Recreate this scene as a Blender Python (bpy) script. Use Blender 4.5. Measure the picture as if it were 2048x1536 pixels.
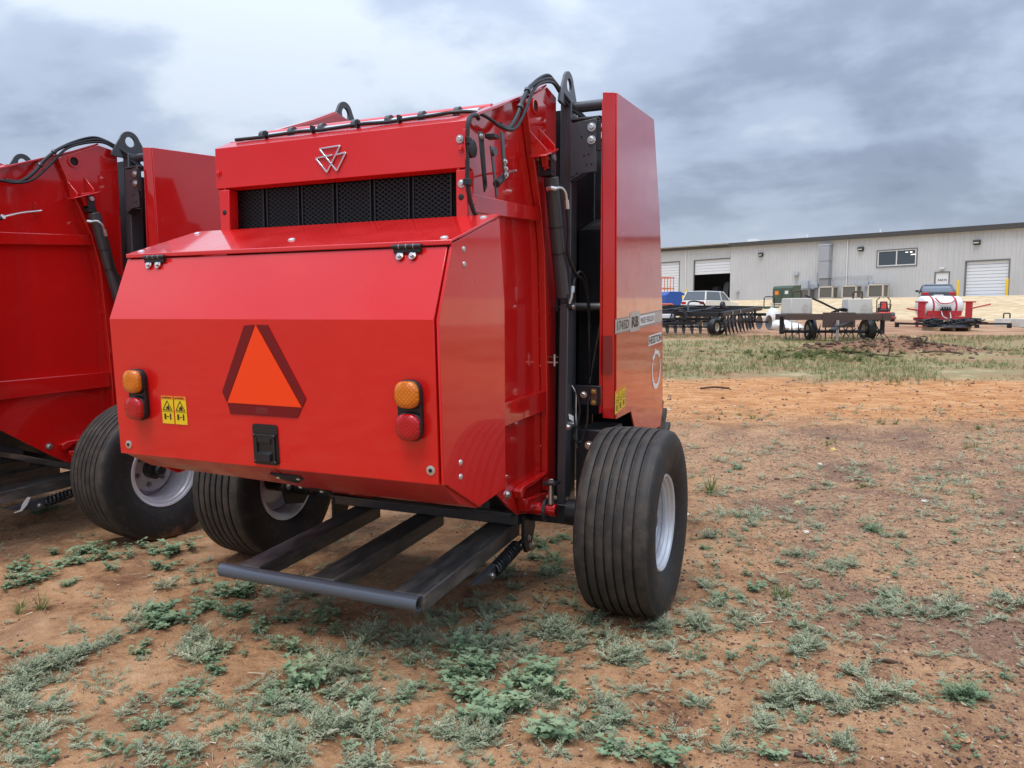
import bpy, bmesh, math, random
import numpy as np
from mathutils import Vector, Matrix
R = math.radians
for o in list(bpy.data.objects):
    bpy.data.objects.remove(o)
sc = bpy.context.scene
C = sc.collection

# ------------------------------------------------------------------ camera
CAM_H, FPX, PITCH = 1.55, 1540.0, R(5.09)
cam = bpy.data.cameras.new('camera')
cam.sensor_width = 36.0
cam.lens = FPX / 2048 * 36.0
cam.clip_start = 0.05
cam.clip_end = 3000
co = bpy.data.objects.new('camera', cam)
co.location = (0, 0, CAM_H)
co.rotation_euler = (R(90) - PITCH, 0, 0)
C.objects.link(co)
sc.camera = co

# ------------------------------------------------------------------ sky and sun
SUN_EL, SUN_AZ = R(68), R(208)          # azimuth clockwise from +Y: behind the camera, a little left
wd = bpy.data.worlds.new('World')
sc.world = wd
wd.use_nodes = True
nt = wd.node_tree
nt.nodes.clear()
def wn(t, **k):
    n = nt.nodes.new(t)
    for a, b in k.items():
        setattr(n, a, b)
    return n
def wl(a, b):
    nt.links.new(a, b)
def wmath(op, a, b=None, clamp=False):
    n = wn('ShaderNodeMath', operation=op, use_clamp=clamp)
    for i, v in enumerate((a, b)):
        if v is None:
            continue
        if isinstance(v, (int, float)):
            n.inputs[i].default_value = v
        else:
            wl(v, n.inputs[i])
    return n.outputs[0]
tc = wn('ShaderNodeTexCoord')
sep = wn('ShaderNodeSeparateXYZ')
wl(tc.outputs['Generated'], sep.inputs[0])
zc = wmath('MAXIMUM', sep.outputs[2], 0.0)
den = wmath('ADD', zc, 0.32)
comb = wn('ShaderNodeCombineXYZ')
wl(wmath('DIVIDE', sep.outputs[0], den), comb.inputs[0])
wl(wmath('DIVIDE', sep.outputs[1], den), comb.inputs[1])
mp = wn('ShaderNodeMapping')
mp.inputs['Location'].default_value = (41.12, 23.1, 0.4)
mp.inputs['Rotation'].default_value = (0, 0, R(28))
mp.inputs['Scale'].default_value = (1.0, 1.25, 1)
wl(comb.outputs[0], mp.inputs[0])
n1 = wn('ShaderNodeTexNoise')
n1.inputs['Scale'].default_value = 1.75
n1.inputs['Detail'].default_value = 8.0
n1.inputs['Roughness'].default_value = 0.52
n1.inputs['Distortion'].default_value = 0.15
wl(mp.outputs[0], n1.inputs['Vector'])
n2 = wn('ShaderNodeTexNoise')
n2.inputs['Scale'].default_value = 0.60
n2.inputs['Detail'].default_value = 2.0
wl(mp.outputs[0], n2.inputs['Vector'])
nm = wmath('ADD', wmath('MULTIPLY', n1.outputs[0], 0.58), wmath('MULTIPLY', n2.outputs[0], 0.42))
cr = wn('ShaderNodeValToRGB')
cr.color_ramp.interpolation = 'EASE'
els = cr.color_ramp.elements
els[0].position = 0.39
els[0].color = (0.195, 0.240, 0.335, 1)
els[1].position = 0.61
els[1].color = (0.60, 0.67, 0.77, 1)
e = els.new(0.45)
e.color = (0.260, 0.315, 0.425, 1)
e = els.new(0.53)
e.color = (0.40, 0.475, 0.61, 1)
wl(nm, cr.inputs[0])
# paler, greyer air low above the horizon
hz = wn('ShaderNodeMapRange')
hz.interpolation_type = 'SMOOTHSTEP'
hz.inputs['From Min'].default_value = 0.0
hz.inputs['From Max'].default_value = 0.22
hz.inputs['To Min'].default_value = 0.50
hz.inputs['To Max'].default_value = 0.0
wl(zc, hz.inputs['Value'])
mixh = wn('ShaderNodeMix', data_type='RGBA')
wl(hz.outputs[0], mixh.inputs['Factor'])
wl(cr.outputs[0], mixh.inputs['A'])
mixh.inputs['B'].default_value = (0.47, 0.52, 0.60, 1)
# an overcast sky grows brighter towards the zenith
lift = wmath('ADD', wmath('MULTIPLY', wmath('POWER', zc, 2.0), 2.7), 0.80)
cl = wn('ShaderNodeVectorMath', operation='SCALE')
wl(mixh.outputs['Result'], cl.inputs[0])
wl(lift, cl.inputs['Scale'])
sky = wn('ShaderNodeTexSky', sky_type='NISHITA')
sky.sun_disc = False
sky.sun_elevation = SUN_EL
sky.sun_rotation = SUN_AZ
sky.air_density = 1.0
sky.dust_density = 2.0
b1 = wn('ShaderNodeBackground')
b1.inputs['Strength'].default_value = 0.08
wl(sky.outputs[0], b1.inputs['Color'])
b2 = wn('ShaderNodeBackground')
b2.inputs['Strength'].default_value = 1.0
wl(cl.outputs[0], b2.inputs['Color'])
mxs = wn('ShaderNodeMixShader')
mxs.inputs[0].default_value = 0.90
wl(b1.outputs[0], mxs.inputs[1])
wl(b2.outputs[0], mxs.inputs[2])
ow = wn('ShaderNodeOutputWorld')
wl(mxs.outputs[0], ow.inputs['Surface'])

sun = bpy.data.lights.new('sun', 'SUN')
sun.energy = 1.5
sun.angle = R(28)
sun.color = (1.0, 0.965, 0.91)
so = bpy.data.objects.new('sun', sun)
so.rotation_euler = (R(90) - SUN_EL, 0, -SUN_AZ + math.pi)
so.location = (0, 0, 30)
C.objects.link(so)

sc.view_settings.view_transform = 'Standard'
sc.view_settings.look = 'None'
sc.view_settings.gamma = 1
sc.view_settings.use_curve_mapping = False
sc.view_settings.exposure = 0.47

# ------------------------------------------------------------------ materials
MATS = {}
class MatB:
    def __init__(s, name, base=(.5, .5, .5), rough=.5, metal=0, spec=.5, coat=0, coat_rough=.05):
        m = bpy.data.materials.new(name)
        m.use_nodes = True
        s.m, s.t = m, m.node_tree
        s.p = s.t.nodes['Principled BSDF']
        s.p.inputs['Base Color'].default_value = (*base, 1)
        s.p.inputs['Roughness'].default_value = rough
        s.p.inputs['Metallic'].default_value = metal
        s.p.inputs['Specular IOR Level'].default_value = spec
        s.p.inputs['Coat Weight'].default_value = coat
        s.p.inputs['Coat Roughness'].default_value = coat_rough
        s.base = base
        MATS[name] = m
    def n(s, t, ins=None, **k):
        n = s.t.nodes.new(t)
        for a, b in k.items():
            setattr(n, a, b)
        for a, b in (ins or {}).items():
            if isinstance(b, bpy.types.NodeSocket):
                s.t.links.new(b, n.inputs[a])
            else:
                n.inputs[a].default_value = b
        return n
    def link(s, a, b):
        s.t.links.new(a, b)
    def obj_co(s):
        return s.n('ShaderNodeTexCoord').outputs['Object']
    def pos(s):
        return s.n('ShaderNodeNewGeometry').outputs['Position']
    def noise(s, vec, scale, detail=4, rough=.55, dist=0):
        return s.n('ShaderNodeTexNoise', {'Vector': vec, 'Scale': scale, 'Detail': detail, 'Roughness': rough, 'Distortion': dist}).outputs[0]
    def ramp(s, fac, stops):
        n = s.n('ShaderNodeValToRGB', {0: fac})
        el = n.color_ramp.elements
        while len(el) < len(stops):
            el.new(.5)
        for e_, (p, c) in zip(el, stops):
            e_.position = p
            e_.color = (*c, 1) if len(c) == 3 else c
        return n.outputs[0]
    def mapr(s, v, a, b, c=0., d=1., smooth=True):
        n = s.n('ShaderNodeMapRange', {'Value': v, 'From Min': a, 'From Max': b, 'To Min': c, 'To Max': d})
        if smooth:
            n.interpolation_type = 'SMOOTHSTEP'
        return n.outputs[0]
    def math(s, op, a, b=0.):
        return s.n('ShaderNodeMath', {0: a, 1: b}, operation=op).outputs[0]
    def mix(s, f, a, b, blend='MIX'):
        n = s.n('ShaderNodeMix', data_type='RGBA', blend_type=blend)
        for k, v in (('Factor', f), ('A', a), ('B', b)):
            i = n.inputs[k] if k == 'Factor' else [q for q in n.inputs if q.name == k and q.type == 'RGBA'][0]
            if isinstance(v, bpy.types.NodeSocket):
                s.t.links.new(v, i)
            else:
                i.default_value = v if k == 'Factor' else (*v, 1)
        return [q for q in n.outputs if q.type == 'RGBA'][0]
    def color(s, sock):
        s.link(sock, s.p.inputs['Base Color'])
    def rough(s, sock):
        s.link(sock, s.p.inputs['Roughness'])
    def bump(s, h, strength=.3, dist=.01):
        b = s.n('ShaderNodeBump', {'Height': h, 'Strength': strength, 'Distance': dist})
        s.link(b.outputs[0], s.p.inputs['Normal'])
        return b

def red_paint(name, base, rough, coat, dirt=.25):
    m = MatB(name, base, rough, 0, .25, coat, .05)
    m.p.inputs['Coat IOR'].default_value = 1.56
    p = m.obj_co()
    a = m.noise(p, 2.1, 3)
    c = m.mix(m.mapr(a, .3, .75, 0, .35), base, (base[0] * .86, base[1] * .9, base[2] * .9))
    d = m.noise(p, 9.0, 6, .65)
    c = m.mix(m.mapr(d, .60, .82, 0, dirt), c, (.33, .12, .075))
    m.color(c)
    m.rough(m.mapr(m.noise(p, 6, 5), .3, .8, rough - .05, rough + .14))
    m.bump(m.noise(p, 3.0, 2), .035, .05)
    return m
red_paint('red_paint', (.66, .0100, .0085), .32, .75, .10)
red_paint('red_gloss', (.56, .009, .008), .16, 1.0, .12)
m = red_paint('red_dusty', (.44, .020, .016), .34, .35, .7)

m = MatB('dark_paint', (.016, .017, .020), .38, 0, .4)
p = m.obj_co()
d = m.noise(p, 7, 6, .65)
m.color(m.mix(m.mapr(d, .52, .8, 0, .5), (.016, .017, .020), (.05, .042, .036)))
m.rough(m.mapr(d, .3, .8, .30, .55))
m = MatB('grey_paint', (.048, .050, .056), .32, 0, .45, .2)
p = m.obj_co()
m.color(m.mix(m.mapr(m.noise(p, 5, 6, .65), .5, .8, 0, .4), (.048, .050, .056), (.085, .074, .065)))
m = MatB('ramp_paint', (.06, .057, .056), .42, 0, .5)
p = m.obj_co()
sx = m.n('ShaderNodeMapping', {'Vector': p, 'Scale': (5, 1.5, 5)}).outputs[0]
d = m.noise(sx, 3.2, 7, .68)
m.color(m.mix(m.mapr(d, .36, .70, 0, .95), (.060, .055, .052), (.165, .140, .118)))
m.rough(m.mapr(d, .35, .7, .28, .62))
m = MatB('pipe_paint', (.13, .145, .17), .28, .25, .5)
MatB('black_plastic', (.012, .012, .013), .42)
MatB('black_rubber', (.014, .014, .014), .5)
MatB('cable', (.011, .011, .012), .45)
MatB('screen_black', (.012, .0125, .015), .40)
MatB('void_shade', (.006, .006, .007), .8)  # near-black painted in for the shade inside holes, bores and openings
MatB('zinc', (.62, .62, .60), .28, .9)
MatB('chrome', (.80, .79, .77), .14, 1.0)
MatB('rivet', (.55, .52, .50), .35, .6)
MatB('brass', (.52, .36, .12), .35, .9)
MatB('rust_plate', (.11, .045, .025), .6)
MatB('tape_dark_red', (.20, .006, .008), .35, 0, .5, .4)
m = MatB('triangle_orange', (.95, .060, .006), .45, 0, .3)
m.p.inputs['Emission Color'].default_value = (1, .1, .01, 1)
m.p.inputs['Emission Strength'].default_value = 0.0
MatB('triangle_edge', (.17, .006, .008), .40, 0, .3)
MatB('decal_yellow', (.80, .56, .015), .4)
MatB('decal_orange', (.80, .24, .02), .4)
MatB('decal_black', (.012, .012, .012), .4)
MatB('decal_white', (.80, .80, .78), .35)
MatB('decal_silver', (.47, .46, .45), .3, .35)
MatB('decal_grey', (.22, .22, .22), .35)
MatB('tag_white', (.78, .78, .76), .6)
for nm, bc, dk in (('lens_amber', (.83, .25, .010), (.50, .11, .006)), ('lens_red', (.62, .008, .016), (.30, .003, .006))):
    m = MatB(nm, bc, .22, 0, .5, .25)
    p = m.obj_co()
    w1 = m.n('ShaderNodeTexWave', {'Vector': m.n('ShaderNodeMapping', {'Vector': p, 'Rotation': (0, R(45), 0)}).outputs[0], 'Scale': 26.0}).outputs[1]
    w2 = m.n('ShaderNodeTexWave', {'Vector': m.n('ShaderNodeMapping', {'Vector': p, 'Rotation': (0, R(-45), 0)}).outputs[0], 'Scale': 26.0}).outputs[1]
    w = m.math('MULTIPLY', w1, w2)
    m.color(m.mix(m.mapr(w, .1, .9, .25, .9), dk, bc))
    m.bump(w, .25, .002)
MatB('small_print', (.20, .03, .03), .4)
MatB('zinc_dull', (.30, .30, .29), .4, .7)
m = MatB('tyre', (.030, .028, .027), .62, 0, .35)
p = m.obj_co()
d = m.noise(p, 11, 7, .7)
rr = m.n('ShaderNodeVectorMath', {0: m.n('ShaderNodeMapping', {'Vector': p, 'Scale': (0, 1, 1)}).outputs[0]}, operation='LENGTH').outputs['Value']
tread = m.mapr(rr, .455, .475)
c = m.mix(m.mapr(d, .46, .78, 0, .7), (.016, .016, .017), (.056, .047, .040))
c2 = m.mix(m.mapr(d, .38, .75, 0, .85), (.030, .028, .026), (.085, .070, .056))
low = m.mapr(m.math('ADD', m.n('ShaderNodeSeparateXYZ', {0: p}).outputs[2], m.math('MULTIPLY', m.math('SUBTRACT', d, .5), .30)), -.40, -.49, 0, .6)
soilm = m.mapr(m.noise(p, 30, 5, .7), .56, .70, 0, .28)
c3 = m.mix(soilm, m.mix(tread, c, c2), (.17, .10, .06))
m.color(m.mix(low, c3, (.24, .13, .072)))
m.rough(m.mapr(d, .3, .75, .5, .8))
m.bump(m.noise(p, 90, 3), .12, .004)
m = MatB('rim_silver', (.56, .57, .60), .34, .35, .5)
p = m.obj_co()
m.color(m.mix(m.mapr(m.noise(p, 14, 6, .7), .55, .8, 0, .5), (.56, .57, .60), (.36, .28, .22)))
MatB('hub_black', (.016, .016, .017), .3, .1)
MatB('rim_dust', (.10, .095, .09), .6)

# ------------------------------------------------------------------ mesh builder
class MB:
    def __init__(s):
        s.v, s.f = [], []
    def add(s, vs, fs):
        o = len(s.v)
        s.v += [tuple(map(float, q)) for q in vs]
        s.f += [tuple(i + o for i in f) for f in fs]
        return s
    def box(s, x0, x1, y0, y1, z0, z1):
        vs = [(x, y, z) for z in (z0, z1) for y in (y0, y1) for x in (x0, x1)]
        return s.add(vs, [(0, 2, 3, 1), (4, 5, 7, 6), (0, 1, 5, 4), (2, 6, 7, 3), (0, 4, 6, 2), (1, 3, 7, 5)])
    def hull(s, a, b):
        """loft between two rings of equal length, capped"""
        n = len(a)
        fs = [(i, (i + 1) % n, n + (i + 1) % n, n + i) for i in range(n)]
        fs += [tuple(range(n))[::-1], tuple(range(n, 2 * n))]
        return s.add(list(a) + list(b), fs)
    def plate(s, pts, th):
        """planar polygon, thickness th behind its face (counter-clockwise seen from outside)"""
        P = [Vector(p) for p in pts]
        nrm = Vector((0, 0, 0))
        for i in range(len(P)):
            nrm += P[i].cross(P[(i + 1) % len(P)])
        nrm.normalize()
        return s.hull([p - nrm * th for p in P], P)
    def prism_x(s, poly, x0, x1):
        return s.hull([(x0, a, b) for a, b in poly], [(x1, a, b) for a, b in poly]) if area(poly) > 0 else s.hull([(x0, a, b) for a, b in poly[::-1]], [(x1, a, b) for a, b in poly[::-1]])
    def prism_y(s, poly, y0, y1):
        pl = poly if area(poly) > 0 else poly[::-1]
        return s.hull([(a, y1, b) for a, b in pl], [(a, y0, b) for a, b in pl])
    def prism_z(s, poly, z0, z1):
        pl = poly if area(poly) > 0 else poly[::-1]
        return s.hull([(a, b, z0) for a, b in pl], [(a, b, z1) for a, b in pl])
    def bar(s, p, q, w, h, up=(0, 0, 1)):
        p, q = Vector(p), Vector(q)
        d = (q - p).normalized()
        u = Vector(up)
        sd = d.cross(u)
        if sd.length < 1e-4:
            sd = d.cross(Vector((1, 0, 0)))
        sd.normalize()
        u = sd.cross(d)
        ring = [(-w / 2, -h / 2), (w / 2, -h / 2), (w / 2, h / 2), (-w / 2, h / 2)]
        a = [p + sd * i + u * j for i, j in ring]
        b = [q + sd * i + u * j for i, j in ring]
        return s.hull(a, b)
    def tube(s, path, r, n=10, cap=True):
        P = [Vector(p) for p in path]
        rs = r if isinstance(r, (list, tuple)) else [r] * len(P)
        rings = []
        t0 = (P[1] - P[0]).normalized()
        u = t0.orthogonal().normalized()
        for i, p in enumerate(P):
            t = (P[min(i + 1, len(P) - 1)] - P[max(i - 1, 0)]).normalized()
            u = (u - t * u.dot(t)).normalized()
            v = t.cross(u)
            rings.append([p + (u * math.cos(2 * math.pi * k / n) + v * math.sin(2 * math.pi * k / n)) * rs[i] for k in range(n)])
        vs = [q for rg in rings for q in rg]
        fs = []
        for i in range(len(P) - 1):
            for k in range(n):
                fs.append((i * n + k, i * n + (k + 1) % n, (i + 1) * n + (k + 1) % n, (i + 1) * n + k))
        if cap:
            fs.append(tuple(range(n))[::-1])
            fs.append(tuple((len(P) - 1) * n + k for k in range(n)))
        return s.add(vs, fs)
    def lathe(s, prof, org, axis, n=32, close=False, cap=False):
        """prof: (radius, along) pairs turned about axis through org"""
        ax = Vector(axis).normalized()
        u = ax.orthogonal().normalized()
        v = ax.cross(u)
        org = Vector(org)
        vs = []
        for r, t in prof:
            for k in range(n):
                a = 2 * math.pi * k / n
                vs.append(org + ax * t + (u * math.cos(a) + v * math.sin(a)) * r)
        fs = []
        m_ = len(prof)
        for i in range(m_ if close else m_ - 1):
            j = (i + 1) % m_
            for k in range(n):
                fs.append((i * n + k, i * n + (k + 1) % n, j * n + (k + 1) % n, j * n + k))
        if cap:
            fs.append(tuple(range(n))[::-1])
            fs.append(tuple((m_ - 1) * n + k for k in range(n)))
        return s.add(vs, fs)
    def ring_plate(s, outer, inner, axis_pts, th):
        """outer and inner: equal-length 2D loops; axis_pts maps (a,b,t) to 3D"""
        n = len(outer)
        vs = [axis_pts(a, b, 0) for a, b in outer] + [axis_pts(a, b, 0) for a, b in inner] + [axis_pts(a, b, th) for a, b in outer] + [axis_pts(a, b, th) for a, b in inner]
        fs = []
        for i in range(n):
            j = (i + 1) % n
            fs += [(i, j, n + j, n + i), (2 * n + i, 3 * n + i, 3 * n + j, 2 * n + j), (i, 2 * n + i, 2 * n + j, j), (n + i, n + j, 3 * n + j, 3 * n + i)]
        return s.add(vs, fs)
    def bolt(s, p, axis, r=.012, h=.009, washer=True):
        if washer:
            s.lathe([(r * 1.55, 0), (r * 1.55, h * .3)], p, axis, 12, cap=True)
        return s.lathe([(r, 0), (r, h), (r * .8, h * 1.15)], p, axis, 6, cap=True)
    def dome(s, p, axis, r=.012, h=.006):
        return s.lathe([(r, 0), (r * .92, h * .45), (r * .62, h * .85), (r * .2, h)], p, axis, 12, cap=True)
    def mesh(s, name, mat, angle=32):
        me = bpy.data.meshes.new(name)
        me.from_pydata(s.v, [], s.f)
        me.validate()
        bm = bmesh.new()
        bm.from_mesh(me)
        bmesh.ops.recalc_face_normals(bm, faces=bm.faces)
        bm.to_mesh(me)
        bm.free()
        me.materials.append(MATS[mat] if isinstance(mat, str) else mat)
        me.polygons.foreach_set('use_smooth', [True] * len(me.polygons))
        me.set_sharp_from_angle(angle=R(angle))
        return me
    def build(s, name, mat, parent=None, bevel=0, angle=32, seg=2):
        o = bpy.data.objects.new(name, s.mesh(name, mat, angle))
        C.objects.link(o)
        if parent is not None:
            o.parent = parent
        if bevel:
            b = o.modifiers.new('bevel', 'BEVEL')
            b.width = bevel
            b.segments = seg
            b.limit_method = 'ANGLE'
            b.angle_limit = R(30)
            b.harden_normals = False
        return o
def area(p):
    return sum(p[i][0] * p[(i + 1) % len(p)][1] - p[(i + 1) % len(p)][0] * p[i][1] for i in range(len(p))) / 2
def obj(name, me, parent=None):
    o = bpy.data.objects.new(name, me)
    C.objects.link(o)
    if parent is not None:
        o.parent = parent
    return o
def tag(o, label=None, cat=None, group=None, kind=None):
    for k, v in (('label', label), ('category', cat), ('group', group), ('kind', kind)):
        if v:
            o[k] = v
    return o
def empty(name, loc=(0, 0, 0), rz=0, label=None, cat=None, group=None):
    o = bpy.data.objects.new(name, None)
    o.empty_display_size = .2
    o.location = loc
    o.rotation_euler = (0, 0, rz)
    C.objects.link(o)
    return tag(o, label, cat, group)
def copy_tree(o, parent=None):
    c = o.copy()
    C.objects.link(c)
    c.parent = parent
    for ch in list(o.children):
        copy_tree(ch, c)
    return c
def text_into(mb, s_, origin, xdir, ydir, size, depth=0.0, spacing=1.0, shear=0.0, width=None, bold=0.0):
    """flat lettering as mesh: origin = left end of the baseline"""
    cu = bpy.data.curves.new('t', 'FONT')
    cu.body = s_
    cu.size = 1.0
    cu.space_character = spacing
    cu.shear = shear
    cu.offset = bold
    cu.resolution_u = 3
    ob = bpy.data.objects.new('t', cu)
    C.objects.link(ob)
    bpy.context.view_layer.update()
    me = bpy.data.meshes.new_from_object(ob.evaluated_get(bpy.context.evaluated_depsgraph_get()))
    xs = [v.co.x for v in me.vertices]
    k = size / .7
    kx = width / (max(xs) - min(xs)) if width else k
    x0 = min(xs)
    X_, Y_, O = Vector(xdir).normalized(), Vector(ydir).normalized(), Vector(origin)
    mb.add([O + X_ * ((v.co.x - x0) * kx) + Y_ * (v.co.y * k) for v in me.vertices], [tuple(p_.vertices) for p_ in me.polygons])
    bpy.data.objects.remove(ob)
    bpy.data.curves.remove(cu)
    bpy.data.meshes.remove(me)
    return mb
def rrect(w, h, r, n=5, cx=0, cy=0):
    out = []
    for sx, sy, a0 in ((1, 1, 0), (-1, 1, 90), (-1, -1, 180), (1, -1, 270)):
        for k in range(n + 1):
            a = R(a0 + 90 * k / n)
            out.append((cx + sx * (w / 2 - r) + r * math.cos(a), cy + sy * (h / 2 - r) + r * math.sin(a)))
    return out
def bez(p, n=8):
    """Catmull-Rom through the points"""
    P = [Vector(q) for q in p]
    P = [P[0] * 2 - P[1]] + P + [P[-1] * 2 - P[-2]]
    out = []
    for i in range(1, len(P) - 2):
        for k in range(n):
            t = k / n
            a, b, c, d = P[i - 1], P[i], P[i + 1], P[i + 2]
            out.append(.5 * (2 * b + (c - a) * t + (2 * a - 5 * b + 4 * c - d) * t * t + (3 * b - a - 3 * c + d) * t ** 3))
    out.append(P[-2])
    return out
# ------------------------------------------------------------------ round baler (local frame: x right, y forward, z up; origin on the ground under the axle)
def build_tyre(parent_loc, side):
    pass
def make_baler():
    B = empty('round_baler')
    # ---- hood at the rear -------------------------------------------------
    yc, zcr = -1.378, 1.534      # crease
    yb, zb = -1.349, .908        # lower edge
    yr, zr = -1.266, 1.812       # upper edge, under the lip
    def yface(z):                # rear face
        return yb + (z - zb) / (zcr - zb) * (yc - yb)
    d = MB()
    x0, x1 = -.862, .838
    cut = .035
    outer = [(x0, yb, zb), (x1, yb, zb), (x1, yc, zcr)]
    prof = [(yb + .05, zb - .002), (yb, zb), (yc, zcr), (yr, zr), (yr + .03, zr - .012), (yc + .032, zcr - .004), (yb + .032, zb + .02), (yb + .05, zb + .02)]
    d.prism_x(prof, x0, x1)
    door = d.build('hood_door', 'red_paint', B, .003, angle=12)
    # side panels of the hood
    sp = [(-1.372, 1.534), (-1.262, 1.822), (-.838, 1.966), (-.785, 1.6), (-.776, .78), (-1.04, .757), (-1.32, .905), (-1.343, .908)]
    for s in (1, -1):
        a, b = (.845, .857) if s > 0 else (-.850, -.838)
        h = MB().prism_x(sp, a, b).build('hood_side_panel', 'red_paint', B, .003)
        if s > 0:
            for y_, z_ in ((-1.172, 1.806), (-1.168, 1.748), (-1.208, .972), (-1.208, .915)):
                MB().dome((b, y_, z_), (1, 0, 0), .013, .007).build('rivet', 'rivet', h)
    # top of the hood with a folded lip
    t = MB()
    t.prism_x([(-1.276, 1.816), (-1.276, 1.834), (-.838, 1.982), (-.838, 1.972), (-1.268, 1.826), (-1.268, 1.816)], -.860, .860)
    top = t.build('hood_top_panel', 'red_paint', B, .003, angle=12)
    for x_, f in ((-.80, .08), (-.80, .86), (.81, .08), (.81, .86), (0, .3)):
        y_, z_ = -1.276 + f * .438, 1.834 + f * .148
        MB().dome((x_, y_, z_), (0, -.32, .95), .017, .008).build('rivet', 'rivet', top)
    # underside
    MB().plate([(-.845, -1.33, .903), (-.845, -1.19, .823), (.03, -1.19, .803), (.03, -1.33, .903)], .006).build('hood_floor', 'red_dusty', B)
    MB().plate([(-.845, -1.188, .825), (-.845, -.72, .86), (.03, -.72, .84), (.03, -1.188, .805)], .006).build('hood_floor', 'red_dusty', B)
    u = MB().prism_x([(-1.325, .902), (-1.19, .80), (-1.04, .748), (-.99, .745), (-.99, .78), (-1.04, .79), (-1.325, .915)], .035, .843)
    MB().prism_x([(-.985, .742), (-.80, .69), (-.50, .60), (-.50, .64), (-.80, .74), (-.985, .78)], .036, .645).build('chute_extension', 'dark_paint', B)
    ch = u.build('hood_chute', 'red_dusty', B, .003)
    MB().prism_x([(-1.30, .885), (-1.19, .80), (-1.04, .75), (-.62, .62), (-.62, .85), (-1.19, .87)], .022, .034).build('chute_cheek', 'red_dusty', ch)
    MB().plate([(-.02, -1.30, .868), (.0, -1.12, .772), (.16, -1.10, .752), (.13, -1.29, .872)], .012).build('catch_plate', 'dark_paint', ch)
    for q in ((.0, -1.27, .850), (.10, -1.26, .850), (.02, -1.15, .785), (.12, -1.13, .770)):
        MB().dome(q, (0, -.45, -.9), .010, .006).build('rivet', 'zinc', ch)
    # hinges
    for xa, xb in ((-.735, -.605), (.605, .735)):
        h = MB().tube([(xa, -1.286, 1.814), (xb, -1.286, 1.814)], .0095, 12)
        h.box(xa + .004, xb - .004, -1.287, -1.272, 1.790, 1.812)
        hg = h.build('hinge', 'black_plastic', B, .002)
        for k in range(1, 4):
            xx = xa + (xb - xa) * k / 4
            MB().tube([(xx - .002, -1.286, 1.814), (xx + .002, -1.286, 1.814)], .0104, 12).build('hinge_knuckle', 'zinc_dull', hg)
        for xx in (xa + .035, xa + .092):
            MB().bolt((xx, -1.2875, 1.778), (0, -.92, .39), .0105, .012).build('bolt', 'zinc', hg)
    # slow vehicle triangle
    o_ = -.0035
    tri = [(-.182, 1.179), (.211, 1.177), (-.002, 1.511)]
    MB().plate([(a, yface(b) + o_ - .001, b) for a, b in tri], .002).build('warning_triangle', 'triangle_orange', B)
    left = [(-.208, 1.225), (-.186, 1.179), (-.006, 1.511), (-.064, 1.508)]
    right = [(.215, 1.177), (.235, 1.214), (.060, 1.511), (.002, 1.511)]
    low = [(-.170, 1.130), (.187, 1.132), (.211, 1.173), (-.182, 1.175)]
    for pl in (left, right, low):
        MB().plate([(a, yface(b) + o_, b) for a, b in pl], .002).build('triangle_border', 'triangle_edge', B)
    pr = MB()
    for k in range(5):
        pr.plate([(-.028, yface(1.143) - .0045, 1.141 + k * .007), (.034, yface(1.143) - .0045, 1.141 + k * .007), (.034, yface(1.143) - .0045, 1.1435 + k * .007), (-.028, yface(1.143) - .0045, 1.1435 + k * .007)], .001)
    pr.build('triangle_small_print', 'small_print', B)
    # warning decals
    for xa in (-.572, -.494):
        xb, za, zt = xa + .070, 1.067, 1.192
        def q(u, v, o=.0025):
            z = za + v * (zt - za)
            return (xa + u * (xb - xa), yface(z) - o, z)
        w = MB().plate([q(0, 0), q(1, 0), q(1, 1), q(0, 1)], .002).build('warning_decal', 'decal_yellow', B)
        MB().plate([q(0, .885, .0032), q(1, .885, .0032), q(1, 1, .0032), q(0, 1, .0032)], .001).build('decal_header', 'decal_orange', w)
        k = MB()
        text_into(k, 'WARNING', q(.22, .915, .0042), (1, 0, 0), (0, .046, 1), .0075, width=.046, bold=.02)
        k.plate([q(.06, .91, .0042), q(.19, .91, .0042), q(.125, .975, .0042)], .0006)
        def stroke(a, b, wd=.004):
            A, Bq = Vector(q(*a, .0040)), Vector(q(*b, .0040))
            dr = (Bq - A).normalized()
            sd = Vector((-dr.z, 0, dr.x)) * wd / 2
            k.plate([A - sd, Bq - sd, Bq + sd, A + sd], .0006)
        for a, b in (((.12, .50), (.88, .50)), ((.88, .50), (.5, .83)), ((.5, .83), (.12, .50))):
            stroke(a, b, .003)
        for a, b, wd in (((.42, .54), (.62, .66), .006), ((.55, .53), (.66, .60), .010), ((.40, .60), (.50, .56), .005), ((.27, .16), (.27, .36), .010), ((.40, .26), (.60, .26), .003), ((.72, .15), (.72, .38), .005), ((.66, .20), (.80, .20), .004), ((.67, .30), (.79, .30), .009)):
            stroke(a, b, wd)
        stroke((0.02, .445), (.98, .445), .0012)
        k.build('decal_print', 'decal_black', w)
    # latch
    zl0, zl1, xl0, xl1 = .925, 1.094, -.055, .082
    def lp(w_, h_, r_, cx, cz, o):
        return [(a, yface(b) - o, b) for a, b in rrect(w_, h_, r_, 4, cx, cz)]
    cx, cz = (xl0 + xl1) / 2, (zl0 + zl1) / 2
    lt = MB().hull(lp(.132, .172, .014, cx, cz, 0)[::1], lp(.132, .172, .014, cx, cz, .006)).build('door_latch', 'black_plastic', B)
    fr = MB()
    ou = rrect(.108, .125, .012, 4, cx, cz - .018)
    inn = rrect(.080, .095, .008, 4, cx, cz - .018)
    fr.ring_plate(ou, inn, lambda a, b, t_: (a, yface(b) - .006 - t_, b), .008)
    fr.build('latch_frame', 'black_plastic', lt, .002)
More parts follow.
